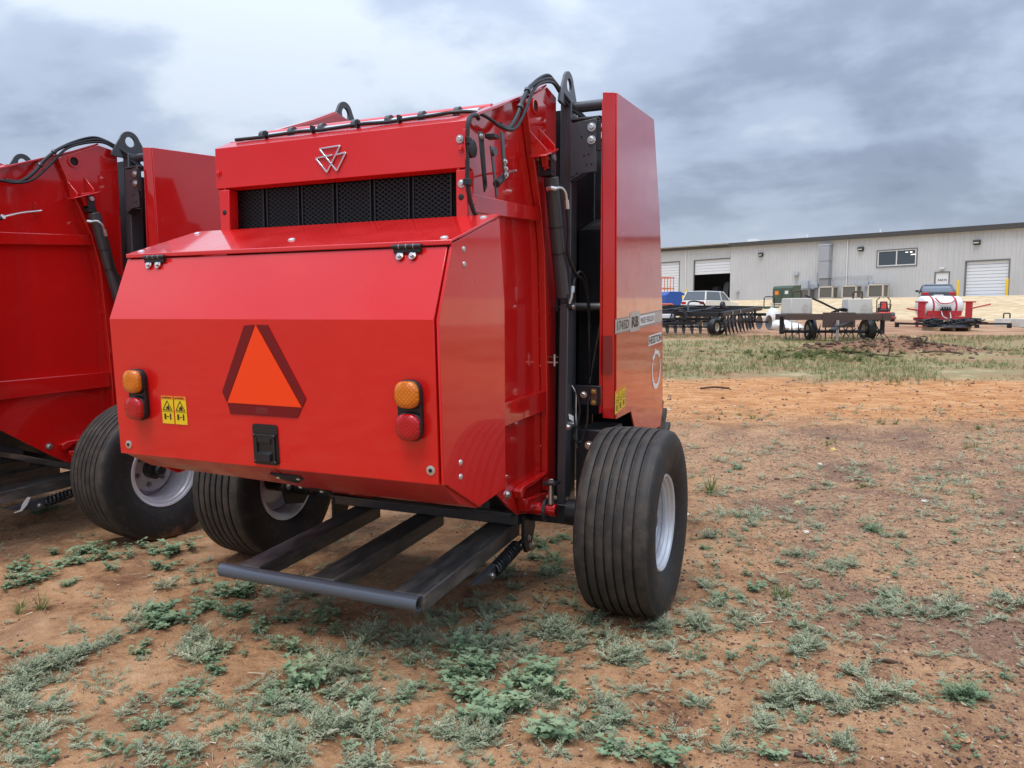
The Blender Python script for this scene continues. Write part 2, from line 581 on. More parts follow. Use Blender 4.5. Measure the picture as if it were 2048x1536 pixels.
    MB().hull(lp(.074, .026, .004, cx, cz + .020, .005), lp(.068, .020, .004, cx, cz + .020, .016)).build('latch_tab', 'dark_paint', lt)
    MB().hull(lp(.074, .040, .004, cx, cz - .048, .005), lp(.070, .030, .004, cx, cz - .053, .026)).build('latch_handle', 'dark_paint', lt)
    for sx in (-1, 1):
        for dz in (.038, -.074):
            MB().dome((cx + sx * .052, yface(cz + dz) - .013, cz + dz), (0, -1, 0), .008, .006).build('latch_screw', 'black_plastic', lt)
    for xx, zz in ((-.802, .953), (.806, .963)):
        w = MB().lathe([(.019, 0), (.019, .003), (.011, .005)], (xx, yface(zz), zz), (0, -1, 0), 18, cap=True).build('door_screw', 'zinc', B)
        MB().lathe([(.0085, .004), (.0085, .0062)], (xx, yface(zz), zz), (0, -1, 0), 6, cap=True).build('screw_socket', 'void_shade', w)
    # tail lights
    for xx in (-.694, .738):
        hz_ = MB()
        ctr = 1.193
        def ring(w_, h_, r_, cz_, o, cx_=xx):
            return [(a, yface(b) - o, b) for a, b in rrect(w_, h_, r_, 6, cx_, cz_)]
        hz_.hull(ring(.104, .232, .042, ctr, 0, xx - .006), ring(.104, .232, .042, ctr, .022, xx - .006))
        for cz_ in (1.254, 1.131):
            hz_.hull(ring(.108, .112, .040, cz_, .020), ring(.104, .108, .039, cz_, .038))
        L = hz_.build('tail_light', 'black_plastic', B, .003)
        for cz_, nm, mt in ((1.254, 'amber_lens', 'lens_amber'), (1.131, 'red_lens', 'lens_red')):
            l = MB()
            rings = [ring(.098, .102, .037, cz_, .037), ring(.098, .102, .037, cz_, .050), ring(.090, .094, .036, cz_, .058), ring(.055, .058, .024, cz_, .062), ring(.012, .013, .005, cz_, .060)]
            n_ = len(rings[0])
            l.add([v for r_ in rings for v in r_], [(i * n_ + k, i * n_ + (k + 1) % n_, (i + 1) * n_ + (k + 1) % n_, (i + 1) * n_ + k) for i in range(len(rings) - 1) for k in range(n_)] + [tuple(4 * n_ + k for k in range(n_))])
            l.build(nm, mt, L, angle=50)
    # ---- upper rear panel, screens ---------------------------------------
    up = MB().prism_x([(-.85, 2.186), (-.85, 2.384), (-.755, 2.432), (-.745, 2.425), (-.838, 2.378), (-.838, 2.192), (-.80, 2.182), (-.80, 2.178)], -.712, .714)
    panel = up.build('rear_panel', 'red_paint', B, .005)
    for xx, zz, mt in ((.676, 2.307, 'zinc'), (.684, 2.118, 'zinc'), (-.690, 2.262, 'red_paint'), (.682, 2.266, 'red_paint')):
        MB().bolt((xx, -.8505 if zz > 2.19 else -.852, zz), (0, -1, 0), .0115, .010).build('bolt', mt, panel)
    for xx, zz in ((.680, 2.061), (-.660, 2.066)):
        MB().dome((xx, -.852, zz), (0, -1, 0), .014, .004).build('plug', 'black_plastic', panel)
    for xa, xb in ((.656, .712), (-.690, -.628)):
        MB().prism_x([(-.852, 1.972), (-.852, 2.177), (-.79, 2.177), (-.79, 1.99)], xa, xb).build('rear_post', 'red_paint', B, .003)
    edges = [-.664, -.460, -.242, -.034, .178, .387, .605]
    for k in range(6):
        xa, xb = edges[k] + .008, edges[k + 1] - .008
        za, zt, ys = 1.93, 2.205, -.775
        f = MB()
        for (a, b, c_, e_) in ((xa, xa + .008, za, zt), (xb - .008, xb, za, zt), (xa, xb, zt - .01, zt)):
            f.box(a, b, ys - .008, ys + .004, c_, e_)
        scn = f.build('screen_panel', 'screen_black', B)
        g = MB()
        px, pz = .0165, .0105        # half pitch of the diamonds
        wv, hv = xb - xa, zt - za
        def seg(p_, q_):
            g.bar(p_, q_, .0045, .0028, (0, 1, 0))
        slope = pz / px
        nline = int((wv * slope + hv) / (2 * pz)) + 1
        for i in range(nline):
            c0 = -wv * slope + i * 2 * pz
            for sgn in (1, -1):
                pts = []
                for xx in (0, wv):
                    zz = c0 + slope * xx
                    pts.append((xx, zz))
                (ax_, az_), (bx_, bz_) = pts
                if az_ < 0:
                    ax_ += -az_ / slope
                    az_ = 0
                if bz_ > hv:
                    bx_ -= (bz_ - hv) / slope
                    bz_ = hv
                if bx_ - ax_ < .01:
                    continue
                A = (ax_, az_)
                Bq = (bx_, bz_)
                if sgn < 0:
                    A, Bq = (wv - A[0], A[1]), (wv - Bq[0], Bq[1])
                seg((xa + A[0], ys - .002 + .0012 * sgn, za + A[1]), (xa + Bq[0], ys - .002 + .0012 * sgn, za + Bq[1]))
        gm = g.build('screen_mesh', 'screen_black', scn)
    MB().box(-.68, .64, -.745, -.735, 1.86, 2.26).build('screen_backing', 'void_shade', B)  # black sheet standing in for the shaded space behind the screens
    # emblem: three interlaced triangles in bright trim
    em = MB()
    def P_(u, v):
        X = -.088 + (u - 912) / (1143 - 912) * .178
        Z = 2.336 - (v - 672) / (878 - 672) * .124
        return (X, -.8555, Z)
    def est(a, b, w_=.0075):
        em.bar(P_(*a), P_(*b), w_, .009, (0, 1, 0))
    for a, b in (((945, 688), (1098, 680)), ((1098, 680), (998, 872)), ((998, 872), (917, 758)), ((917, 758), (1040, 744)), ((945, 688), (1070, 868)), ((1070, 868), (1138, 736)), ((1138, 736), (1068, 744))):
        est(a, b)
    em.build('emblem', 'chrome', B, .0015)
    # roof rollers behind the panel
    MB().tube([(-.66, -.50, 2.508), (.665, -.50, 2.508)], .034, 18).build('top_tube', 'red_paint', B)
    MB().box(-.665, .668, -.742, -.560, 2.405, 2.425).build('top_deck', 'red_paint', B, .002)
    MB().tube([(-.655, -.615, 2.478), (.655, -.615, 2.478)], .020, 14).build('belt_roller', 'zinc', B)
    for xx in (-.60, -.412, -.223, -.023, .172, .356, .546):
        MB().tube([(xx - .012, -.615, 2.478), (xx + .012, -.615, 2.478)], .034, 18).build('belt_guide', 'grey_paint', B)
    # ---- tailgate sides ---------------------------------------------------
    side = [(-.846, 2.10), (-.838, 2.378), (-.75, 2.428), (-.10, 2.688), (.09, 2.775), (.235, 2.752), (.252, .62), (.06, .50), (-.06, .474), (-.226, .507), (-.334, .574), (-.65, .794), (-.82, .93), (-.84, 1.95)]
    for s in (1, -1):
        W = MB().prism_x(side, min(s * .655, s * .670), max(s * .655, s * .670)).build('tailgate_side', 'red_gloss', B, .002)
        # rolled upper edge
        e_ = MB()
        for a, b in zip(((-.75, 2.43), (-.10, 2.69)), ((-.10, 2.69), (.09, 2.777))):
            e_.bar((s * .685, a[0], a[1]), (s * .685, b[0], b[1]), .045, .012, (0, -.35, .9))
        e_.build('edge_flange', 'red_gloss', W, .002)
        e_ = MB().prism_x([(-.205, 2.628), (.088, 2.768), (.228, 2.747), (.246, .61), (.125, .56), (.105, 1.15), (.06, 1.9), (.002, 2.13)], min(s * .671, s * .711), max(s * .671, s * .711))
        rp = e_.build('reinforcing_plate', 'red_gloss', W, .004)
        MB().prism_x([(-.79, 2.082), (-.79, 2.000), (.045, 2.052), (-.012, 2.122)], min(s * .6705, s * .708), max(s * .6705, s * .708)).build('upper_rib', 'red_gloss', W, .005)
        MB().prism_x([(-.80, 1.115), (-.80, .992), (.110, 1.024), (.106, 1.137)], min(s * .6705, s * .708), max(s * .6705, s * .708)).build('lower_rib', 'red_gloss', W, .005)
        MB().prism_x([(-.28, .645), (-.23, .665), (.112, .672), (.112, .655), (-.20, .640), (-.26, .60)], min(s * .6705, s * .716), max(s * .6705, s * .716)).build('bottom_rib', 'red_gloss', W, .004)
        MB().prism_x([(-.235, .595), (-.20, .520), (.06, .520), (.10, .56)], min(s * .6705, s * .722), max(s * .6705, s * .722)).build('bottom_gusset', 'red_gloss', W, .006)
        if s > 0:
            wl_ = MB()
            rnd = random.Random(4)
            for k in range(9):
                z_ = 2.02 - k * .15
                y_ = .118 - max(0, z_ - 1.9) * .22
                wl_.lathe([(.006, 0), (.004, .004)], (.6705, y_ - .012 - .08 * max(0, z_ - 1.2), z_), (1, 0, 0), 6, cap=True)
            wl_.build('weld_bead', 'red_gloss', W)
        # pivot hole with its ring, its shaded inside drawn as a black disc
        rg = MB().lathe([(.030, .0), (.030, .012), (.041, .012), (.041, .0)], (s * .710, -.097, 2.622), (s, 0, 0), 28, close=True).build('hole_ring', 'red_gloss', W)
        MB().lathe([(.0305, 0), (.0305, .002)], (s * .711, -.097, 2.622), (s, 0, 0), 24, cap=True).build('hole', 'void_shade', rg)
        MB().bolt((s * .6705, -.344, .640), (s, 0, 0), .016, .014).build('bolt', 'zinc', W)
        # cylinder bracket
        bk = MB()
        for y_ in (-.128, -.008):
            f = .042 * (y_ + .128) / .12
            bk.hull([(s * .711, y_ - .004 - .02, 2.487 + f), (s * .711, y_ - .004, 2.35 + f), (s * .795, y_ - .004, 2.360 + f), (s * .795, y_ - .004, 2.395 + f)], [(s * .711, y_ + .004 - .02, 2.487 + f), (s * .711, y_ + .004, 2.35 + f), (s * .795, y_ + .004, 2.360 + f), (s * .795, y_ + .004, 2.395 + f)])
        bk.hull([(s * .711, -.155, 2.352), (s * .80, -.150, 2.352), (s * .80, .035, 2.418), (s * .711, .035, 2.418)], [(s * .711, -.155, 2.362), (s * .80, -.150, 2.362), (s * .80, .035, 2.428), (s * .711, .035, 2.428)])
        bk.hull([(s * .740, -.09, 2.40), (s * .740, .0, 2.42), (s * .740, -.012, 2.325), (s * .740, -.055, 2.318)], [(s * .775, -.09, 2.40), (s * .775, .0, 2.42), (s * .775, -.012, 2.325), (s * .775, -.055, 2.318)])
        bk.build('cylinder_bracket', 'red_gloss', W, .003)
    MB().prism_x([(-.70, 2.25), (-.72, 1.5), (-.74, .95), (-.2, .53), (.2, .55), (.2, .6), (-.18, .58), (-.68, .98), (-.68, 1.5), (-.66, 2.25)], -.652, .652).build('tailgate_shell', 'dark_paint', B)
    # ---- hydraulic cylinder -------------------------------------------------
    for s in (1,):
        top_, bot = Vector((s * .772, -.004, 2.270)), Vector((s * .785, .150, 1.650))
        ax = (bot - top_).normalized()
        cy = MB().tube([top_, bot], .0385, 24)
        cy.tube([top_ - ax * .004, top_ + ax * .055], .041, 24)
        cyl = cy.build('hydraulic_cylinder', 'grey_paint', B, .003)
        MB().tube([top_ - ax * .05, top_ + ax * .01], .022, 16).build('cylinder_rod', 'dark_paint', cyl)
        cv = MB()
        pin = Vector((s * .758, -.030, 2.368))
        for dx in (-.030, .030):
            pts = []
            for k in range(9):
                a = R(-10 + 200 * k / 8)
                pts.append((dx, .026 * math.cos(a), .026 * math.sin(a)))
            pts += [(dx, -.022, -.075), (dx, .022, -.075)]
            cv.hull([pin + Vector((p_[0] - .006, p_[1], p_[2])) for p_ in pts], [pin + Vector((p_[0] + .006, p_[1], p_[2])) for p_ in pts])
        cv.bar(pin + Vector((-.036, .004, -.078)), pin + Vector((.036, .004, -.078)), .05, .03)
        cv.build('clevis', 'dark_paint', cyl, .003)
        MB().tube([pin + Vector((-.045, 0, 0)), pin + Vector((.046, 0, 0))], .016, 16).build('clevis_pin', 'zinc', cyl)
        ft = MB().tube([(.770, -.055, 2.205), (.795, -.060, 2.208), (.815, -.045, 2.205)], .013, 8)
        ft.tube(bez([(.81, -.05, 2.206), (.835, -.02, 2.212), (.848, .005, 2.19), (.850, .02, 2.15)], 5), .0075, 8)
        ft.tube([(.850, .02, 2.155), (.851, .03, 2.110)], .012, 8)
        ft.build('hose_fitting', 'zinc', cyl)
        hs = bez([(.851, .03, 2.115), (.850, .055, 2.0), (.838, .085, 1.88), (.850, .17, 1.78), (.86, .27, 1.74), (.87, .34, 1.62), (.87, .36, 1.42), (.86, .40, 1.2)], 8)
        MB().tube(hs, .010, 8).build('hydraulic_hose', 'cable', cyl)
        hs = bez([(.835, .165, 1.70), (.842, .19, 1.76), (.855, .25, 1.79), (.868, .31, 1.72), (.872, .35, 1.52), (.868, .38, 1.25)], 8)
        MB().tube(hs, .0085, 8).build('hydraulic_hose', 'cable', cyl)
        ft = MB().tube([(.80, .165, 1.615), (.822, .150, 1.618), (.832, .155, 1.65), (.834, .163, 1.70)], .009, 8)
        ft.tube([(.834, .162, 1.675), (.835, .166, 1.71)], .013, 8)
        ft.build('hose_fitting', 'zinc', cyl)
        for f in (.40, .62):
            c0 = top_.lerp(bot, f)
            MB().tube([c0 - ax * .003, c0 + ax * .003], .0415, 24).build('cable_tie', 'cable', cyl)
        lc = MB()
        for dx in (-.032, .032):
            lc.bar(bot + Vector((dx, .0, .02)), bot + Vector((dx, .012, -.075)), .012, .05)
        lc.tube([bot + Vector((-.05, .012, -.055)), bot + Vector((.055, .012, -.055))], .016, 14)
        lc.build('lower_clevis', 'dark_paint', cyl, .002)
        MB().tube([(.838, .162, 1.595), (.850, .162, 1.595)], .015, 14, True).build('clevis_pin', 'zinc', cyl)
        # lock strut below it
        st = MB().hull([(.765, .118, .50), (.818, .118, .50), (.818, .205, .50), (.765, .205, .50)], [(.772, .135, 1.615), (.822, .135, 1.615), (.822, .225, 1.615), (.772, .225, 1.615)])
        stt = st.build('lock_strut', 'grey_paint', B, .005)
        for y_, z_ in ((.125, .93), (.185, .94)):
            MB().bolt((.819, y_ + .02, z_), (1, 0, 0), .014, .014).build('bolt', 'zinc', stt)
        MB().plate([(.823, .150, 1.005), (.826, .215, .985), (.830, .212, .955), (.827, .147, .975)], .002).build('paper_tag', 'tag_white', stt)
        MB().tube(bez([(.826, .19, 1.16), (.84, .20, 1.13), (.842, .215, 1.10), (.842, .215, 1.02), (.845, .22, .94), (.846, .225, .80)], 6), .005, 6).build('bent_wire', 'zinc', stt)
        MB().tube(bez([(.85, .22, 1.09), (.86, .23, 1.0), (.84, .215, .90), (.835, .20, .86), (.87, .23, .84), (.90, .24, .95), (.905, .245, 1.06), (.93, .27, 1.14)], 6), .006, 6).build('wiring', 'cable', stt)
        for z_, mt, r_ in ((1.320, 'rust_plate', .006), (1.290, 'zinc', .005)):
            MB().box(.70, .765, .13, .155, z_ - .004, z_ + .004).build('stop_tab', mt, stt)
        MB().tube([(.745, .13, 1.27), (.745, .13, 1.335)], .007, 8).build('stop_pin', 'zinc', stt)
    # ---- main frame ---------------------------------------------------------
    for s in (1, -1):
        pf = MB().box(min(s * .722, s * .790), max(s * .722, s * .790), .262, .362, .46, 2.735).build('frame_post', 'grey_paint', B, .006)
        # rounded triangular plate with an eye
        hull_ = [(.302 + .078 * math.cos(R(a_)), 2.822 + .078 * math.sin(R(a_))) for a_ in range(20, 161, 10)] + [(.165, 2.745), (.150, 2.700), (.454, 2.700), (.440, 2.745)]
        n_ = 48
        outer, inner = [], []
        for k in range(n_):
            a_ = 2 * math.pi * k / n_
            dx, dz = math.cos(a_), math.sin(a_)
            best = 1e9
            for i in range(len(hull_)):
                (ax_, az_), (bx_, bz_) = hull_[i], hull_[(i + 1) % len(hull_)]
                ex, ez = bx_ - ax_, bz_ - az_
                det = dx * -ez - -ex * dz
                if abs(det) < 1e-9:
                    continue
                rx, rz = ax_ - .302, az_ - 2.822
                t_ = (rx * -ez - -ex * rz) / det
                u_ = (dx * rz - dz * rx) / det
                if t_ > 0 and -1e-6 <= u_ <= 1 + 1e-6:
                    best = min(best, t_)
            outer.append((.302 + best * dx, 2.822 + best * dz))
            inner.append((.302 + .037 * dx, 2.824 + .037 * dz))
        MB().ring_plate(outer, inner, lambda a, b, t_: (s * (.745 + t_), a, b), .016).build('lifting_lug', 'grey_paint', B, .002)
        MB().box(min(s * .60, s * .7205), max(s * .60, s * .7205), .285, .365, .50, 2.69).build('gap_fill', 'dark_paint', B)  # dark box added to fill the gap, standing in for its shade
        MB().tube([(s * .76, .318, 2.705), (s * .965, .318, 2.705)], .030, 20).build('shield_tube', 'grey_paint', B)
        MB().prism_x([(.372, .55), (.372, 2.60), (1.55, 2.45), (1.95, 1.5), (1.95, .75), (1.0, .50)], min(s * .690, s * .712), max(s * .690, s * .712)).build('front_side_sheet', 'dark_paint', B, .003)
        # upper shield bracket
        bp = MB().plate([(s * .792, .228, 2.60), (s * .792, .228, 2.33)] + [(s * .86, .228, 2.325), (s * .945, .228, 2.33), (s * .945, .228, 2.615)], .012) if s > 0 else MB().box(-.945, -.792, .228, .240, 2.33, 2.61)
        br = bp.build('shield_bracket', 'grey_paint', B, .003)
        MB().box(min(s * .792, s * .945), max(s * .792, s * .945), .230, .36, 2.615, 2.628).build('bracket_flange', 'grey_paint', br, .003)
        if s > 0:
            for z_ in (2.568, 2.500):
                MB().bolt((.918, .227, z_), (0, -1, 0), .0155, .014).build('bolt', 'zinc', br)
            for x_, z_ in ((.875, 2.42), (.90, 2.425), (.89, 2.37), (.917, 2.372), (.86, 2.52)):
                MB().lathe([(.006, 0), (.006, .001)], (x_, .2275, z_), (0, -1, 0), 10, cap=True).build('bolt_hole', 'void_shade', br)  # black discs drawn for the shade inside the bolt holes
            MB().plate([(.793, .226, 2.30), (.862, .226, 2.335), (.862, .30, 2.335), (.793, .30, 2.30)], .008).build('gusset', 'grey_paint', br)
            MB().plate([(.795, .226, 2.45), (.795, .226, 2.31), (.83, .226, 2.32)], .008).build('gusset', 'grey_paint', br)
            MB().box(.948, .966, .222, .245, 2.44, 2.60).build('hinge_leaf', 'dark_paint', br, .002)
            b2_ = MB().box(.80, .975, .248, .262, 1.047, 1.157).build('shield_bracket', 'dark_paint', B, .003)
            pl_ = MB().box(.922, .954, .242, .248, 1.048, 1.140).build('rusty_strap', 'rust_plate', b2_, .002)
            for z_ in (1.125, 1.064):
                MB().bolt((.938, .241, z_), (0, -1, 0), .010, .018).build('bolt', 'brass', b2_)
            MB().bolt((.878, .247, 1.105), (0, -1, 0), .013, .014).build('bolt', 'zinc', b2_)
            # shafts in the gap behind the shield; dark guard sheets added to keep it dark
            g = MB().box(.715, 1.028, .92, .935, .80, 2.66).build('guard_fill', 'dark_paint', B, .003)
            MB().plate([(.72, .60, 2.06), (.99, .60, 2.06), (.99, .91, 2.16), (.72, .91, 2.16)], .01).build('guard_step', 'dark_paint', g)
            MB().box(.72, 1.0, .60, .612, .95, 2.055).build('guard_fill', 'dark_paint', B, .003)  # dark plate added low in the gap, standing in for its shade
            MB().tube([(.72, .55, 1.60), (.95, .55, 1.60)], .026, 16).build('roller_shaft', 'zinc', B)
            MB().tube([(.845, .45, 1.15), (.875, .56, 1.52)], .005, 6).build('pull_rod', 'zinc', B)
            for k in range(4):
                y0_ = .33 + .07 * k
                MB().tube(bez([(.80 + .02 * k, y0_, 2.655), (.86, y0_ + .03, 2.63 - .02 * k), (.93, y0_, 2.645), (.955, y0_ + .05, 2.60)], 5), .008, 6).build('wiring', 'cable', B)
    MB().box(-.71, .71, 1.2, 1.22, .8, 2.45).build('front_bulkhead', 'dark_paint', B)
    MB().prism_x([(.36, 2.60), (1.55, 2.45), (1.55, 2.43), (.36, 2.58)], -.688, .688).build('front_roof', 'dark_paint', B)
    # ---- side shields -------------------------------------------------------
    sh = [(.287, 2.752), (1.125, 2.800), (1.23, 2.50), (1.337, 2.188), (1.41, 1.85), (1.455, 1.55), (1.495, 1.20), (1.515, .884), (1.45, .775), (.82, .775), (.665, .970), (.345, .962)]
    for s in (1, -1):
        S_ = MB().prism_x(sh, min(s * 1.030, s * 1.040), max(s * 1.030, s * 1.040))
        S = S_.build('side_shield', 'red_gloss', B, .003)
        f = MB()
        f.hull([(s * .966, .262, 2.756), (s * 1.0295, .284, 2.752), (s * 1.0295, .342, .964), (s * .966, .322, .968)], [(s * .966, .272, 2.756), (s * 1.0295, .294, 2.752), (s * 1.0295, .352, .964), (s * .966, .332, .968)])
        f.box(min(s * .960, s * .9655), max(s * .960, s * .9655), .268, .40, 1.0, 2.72)
        f.build('shield_flange', 'red_gloss', S, .002)
        MB().prism_x([(.345, .966), (.66, .974), (.66, .98), (.345, .972)], min(s * .97, s * 1.0295), max(s * .97, s * 1.0295)).build('shield_return', 'red_gloss', S)
        if s > 0:
            MB().plate([(.975, .3015 - .003, 1.225), (1.022, .318 - .003, 1.225), (1.022, .3115 - .003, 1.435), (.975, .2945 - .003, 1.435)], .002).build('reflective_strip', 'tape_dark_red', S)
            X_ = 1.0415
            def st(y_):      # lower edge of the slanted stripe
                return 1.445 + (y_ - .30) * .052
            MB().plate([(X_, .302, st(.302)), (X_, 1.44, st(1.44)), (X_, 1.43, st(1.43) + .085), (X_, .302, st(.302) + .085)], .001).build('stripe_decal', 'decal_silver', S)
            MB().plate([(X_ + .001, .615, st(.615) - .012), (X_ + .001, .815, st(.815) - .012), (X_ + .001, .835, st(.8) + .005), (X_ + .001, .835, st(.83) + .085), (X_ + .001, .815, st(.815) + .105), (X_ + .001, .615, st(.615) + .105), (X_ + .001, .595, st(.59) + .085), (X_ + .001, .595, st(.59) + .003)], .001).build('stripe_badge', 'decal_silver', S)
            MB().plate([(X_ + .0008, .84, st(.84) + .014), (X_ + .0008, 1.22, st(1.22) + .014), (X_ + .0008, 1.22, st(1.22) + .072), (X_ + .0008, .84, st(.84) + .072)], .0008).build('name_plate', 'decal_white', S)
            edge = MB()
            for a, b in ((.302, .594), (.836, 1.44)):
                for k in (0, .079):
                    edge.plate([(X_ + .0008, a, st(a) + k), (X_ + .0008, b, st(b) + k), (X_ + .0008, b, st(b) + k + .006), (X_ + .0008, a, st(a) + k + .006)], .0006)
            edge.build('stripe_edge', 'decal_grey', S)
            yd = (0, 1, .052)
            wt = MB()
            wt.plate([(X_, 1.072, 1.350), (X_, 1.436, 1.369), (X_, 1.436, 1.436), (X_, 1.072, 1.417)], .0006)
            wt.build('name_label', 'decal_white', S)
            bt = MB()
            text_into(bt, '1745D', (X_ + .0018, .335, st(.335) + .018), yd, (0, 0, 1), .052, width=.245, bold=.0)
            text_into(bt, 'RB', (X_ + .0030, .643, st(.637) + .016), yd, (0, 0, 1), .062, width=.153, bold=.02)
            text_into(bt, 'MASSEY FERGUSON', (X_ + .0022, .855, st(.855) + .024), yd, (0, 0, 1), .038, width=.345)
            text_into(bt, 'HESSTON', (X_ + .0012, 1.084, 1.361), yd, (0, 0, 1), .048, width=.342, bold=.02)
            bt.build('lettering', 'decal_black', S)
            # round bale mark: a ring closed by a ragged bundle at the top
            rb = MB()
            cy_, cz_ = 1.295, 1.180
            def rp(a, r_):
                return (X_ + .0008, cy_ + r_ * math.cos(a), cz_ + r_ * 1.02 * math.sin(a))
            N = 30
            for k in range(N):
                a0, a1 = R(150 + 245 * k / N), R(150 + 245 * (k + 1) / N)
                w0 = .014 + .020 * math.sin(math.pi * k / N)
                w1 = .014 + .020 * math.sin(math.pi * (k + 1) / N)
                rb.plate([rp(a0, .125), rp(a1, .125), rp(a1, .125 - w1), rp(a0, .125 - w0)], .0006)
            rnd = random.Random(2)
            for k in range(13):
                a0 = R(45 + 98 * k / 13)
                a1 = a0 + R(8.2)
                r0 = .100 + rnd.random() * .012
                r1 = .128 + rnd.random() * .022
                rb.plate([rp(a0, r0), rp(a0, r1), rp(a1, r1 - .008), rp(a1, r0 + .004)], .0006)
            rb.build('bale_mark', 'decal_white', S)
            for k in range(3):
                ya = .315 + k * .072
                za = .992 + k * .010
                w = MB().plate([(X_, ya, za), (X_, ya + .064, za + .006), (X_, ya + .064, za + .136), (X_, ya, za + .130)], .001).build('warning_decal', 'decal_yellow', S)
                MB().plate([(X_ + .0006, ya, za + .112), (X_ + .0006, ya + .064, za + .118), (X_ + .0006, ya + .064, za + .136), (X_ + .0006, ya, za + .130)], .0006).build('decal_header', 'decal_orange', w)
                pk = MB()
                for (u0, v0, u1, v1) in ((0, .060, .064, .0635), (.012, .072, .052, .076), (.014, .074, .018, .100), (.046, .074, .050, .100), (.02, .015, .028, .045), (.036, .012, .044, .050), (.026, .03, .04, .034)):
                    pk.plate([(X_ + .001, ya + u0, za + v0 + .003), (X_ + .001, ya + u1, za + v0 + .003), (X_ + .001, ya + u1, za + v1 + .003), (X_ + .001, ya + u0, za + v1 + .003)], .0006)
                pk.build('decal_print', 'decal_black', w)
    # hose holder forks in front of the shield
    for (y0_, z0_), (y1_, z1_), nm in (((1.42, .62), (1.56, .95), 'fork'), ((1.60, .70), (1.84, .76), 'fork')):
        pass
    fk = MB()
    fk.prism_x([(1.46, .60), (1.56, .94), (1.60, .955), (1.64, .93), (1.60, .80), (1.64, .775), (1.72, .875), (1.755, .865), (1.75, .83), (1.68, .72), (1.75, .69), (1.86, .755), (1.89, .725), (1.78, .63), (1.60, .56)], .985, 1.02)
    fk.build('hose_holder', 'black_plastic', B, .004)
    # ---- axle and underframe --------------------------------------------------
    MB().box(-1.02, 1.02, .06, .17, .40, .51).build('axle_beam', 'dark_paint', B, .006)
    for s in (1, -1):
        MB().tube([(s * .86, .055, .475), (s * 1.08, .055, .475)], .072, 20).build('axle_housing', 'dark_paint', B)
    for s in (1, -1):
        a = MB().prism_x([(.27, .50), (.27, .905), (.62, .905), (.62, .50)], min(s * .825, s * 1.0), max(s * .825, s * 1.0)).build('axle_mount', 'dark_paint', B, .008)
        MB().bolt((s * .905, .268, .815), (0, -1, 0), .016, .016).build('bolt', 'zinc', a)
        MB().prism_x([(-.06, .36), (-.10, .47), (-.02, .62), (.18, .62), (.22, .44), (.10, .33)], min(s * .985, s * 1.005), max(s * .985, s * 1.005)).build('axle_plate', 'dark_paint', B, .003)
        for y_, z_ in ((-.045, .47), (.15, .40), (.10, .55)):
            MB().bolt((s * .984, y_, z_), (-s, 0, 0), .016, .014).build('bolt', 'zinc', a)
        # hinge pin of the ramp below the tailgate
        pv = MB().tube([(s * .672, -.05, .505), (s * .828, -.05, .505)], .034, 20).build('pivot_tube', 'red_gloss', B)
        MB().lathe([(.02, 0), (.02, .002)], (s * .828, -.05, .505), (s, 0, 0), 16, cap=True).build('pivot_bore', 'void_shade', pv)  # black disc painted in for the dark of the bore
        MB().lathe([(.062, 0), (.062, .014)], (s * .765, -.05, .505), (s, 0, 0), 24, cap=True).build('pivot_collar', 'grey_paint', pv)
        MB().tube([(s * .80, -.06, .54), (s * .80, -.06, .66)], .017, 14).build('latch_pin', 'zinc', pv)
        MB().box(min(s * .765, s * .84), max(s * .765, s * .84), -.10, -.02, .648, .660).build('latch_plate', 'dark_paint', pv, .002)
        MB().bolt((s * .80, -.06, .66), (0, 0, 1), .013, .014).build('latch_nut', 'zinc', pv)
    # ---- bale ramp --------------------------------------------------------------
    zt0, zt1 = .338, .405
    y0_, y1_ = -1.04, .03
    rm = MB()
    rm.lathe([(.034, -.565), (.034, .565), (.029, .565), (.029, -.565)], (0, -1.045, .296), (1, 0, 0), 24, close=True)
    ramp = rm.build('ramp_bar', 'pipe_paint', B)
    MB().tube([(-.55, -1.045, .296), (.53, -1.045, .296)], .0288, 20).build('bar_bore', 'void_shade', ramp)  # black plug painted in for the shade inside the pipe
    for xa, xb in ((-.475, -.345), (-.040, .095), (.420, .580)):
        a = MB().hull([(xa, y0_ + .012, zt0 - .085), (xb, y0_ + .012, zt0 - .085), (xb, y0_ + .012, zt0 - .008), (xa, y0_ + .012, zt0 - .008)], [(xa, y1_, zt1 - .085), (xb, y1_, zt1 - .085), (xb, y1_, zt1), (xa, y1_, zt1)])
        a.build('ramp_arm', 'ramp_paint', B, .006)
    MB().box(-.60, .62, -.09, .0, .405, .475).build('cross_beam', 'grey_paint', B, .005)
    MB().box(-.60, .60, -.14, -.092, .462, .474).build('beam_lip', 'grey_paint', B, .002)
    MB().tube([(-.58, .05, .40), (.58, .05, .40)], .025, 14).build('ramp_shaft', 'dark_paint', B)
    for s in (1, -1):
        bb = MB().prism_x([(-.06, .30), (-.06, .46), (.10, .46), (.10, .36), (.03, .24), (-.02, .24)], min(s * .625, s * .645), max(s * .625, s * .645)).build('spring_bracket', 'dark_paint', B, .003)
        for y_, z_ in ((.0, .32), (.02, .27)):
            MB().bolt((s * .646, y_, z_), (s, 0, 0), .010, .010).build('bolt', 'zinc', bb)
        a, b = Vector((s * .60, -.36, .235)), Vector((s * .60, -.06, .285))
        cp = []
        for k in range(11 * 12 + 1):
            t_ = k / (11 * 12)
            an = 2 * math.pi * 11 * t_
            cp.append(a.lerp(b, t_) + Vector((math.cos(an) * .030, 0, math.sin(an) * .030)))
        MB().tube(cp, .0085, 6).build('coil_spring', 'dark_paint', B)
        MB().tube([a - (b - a) * .2, b + (b - a) * .3], .010, 8).build('spring_rod', 'dark_paint', B)
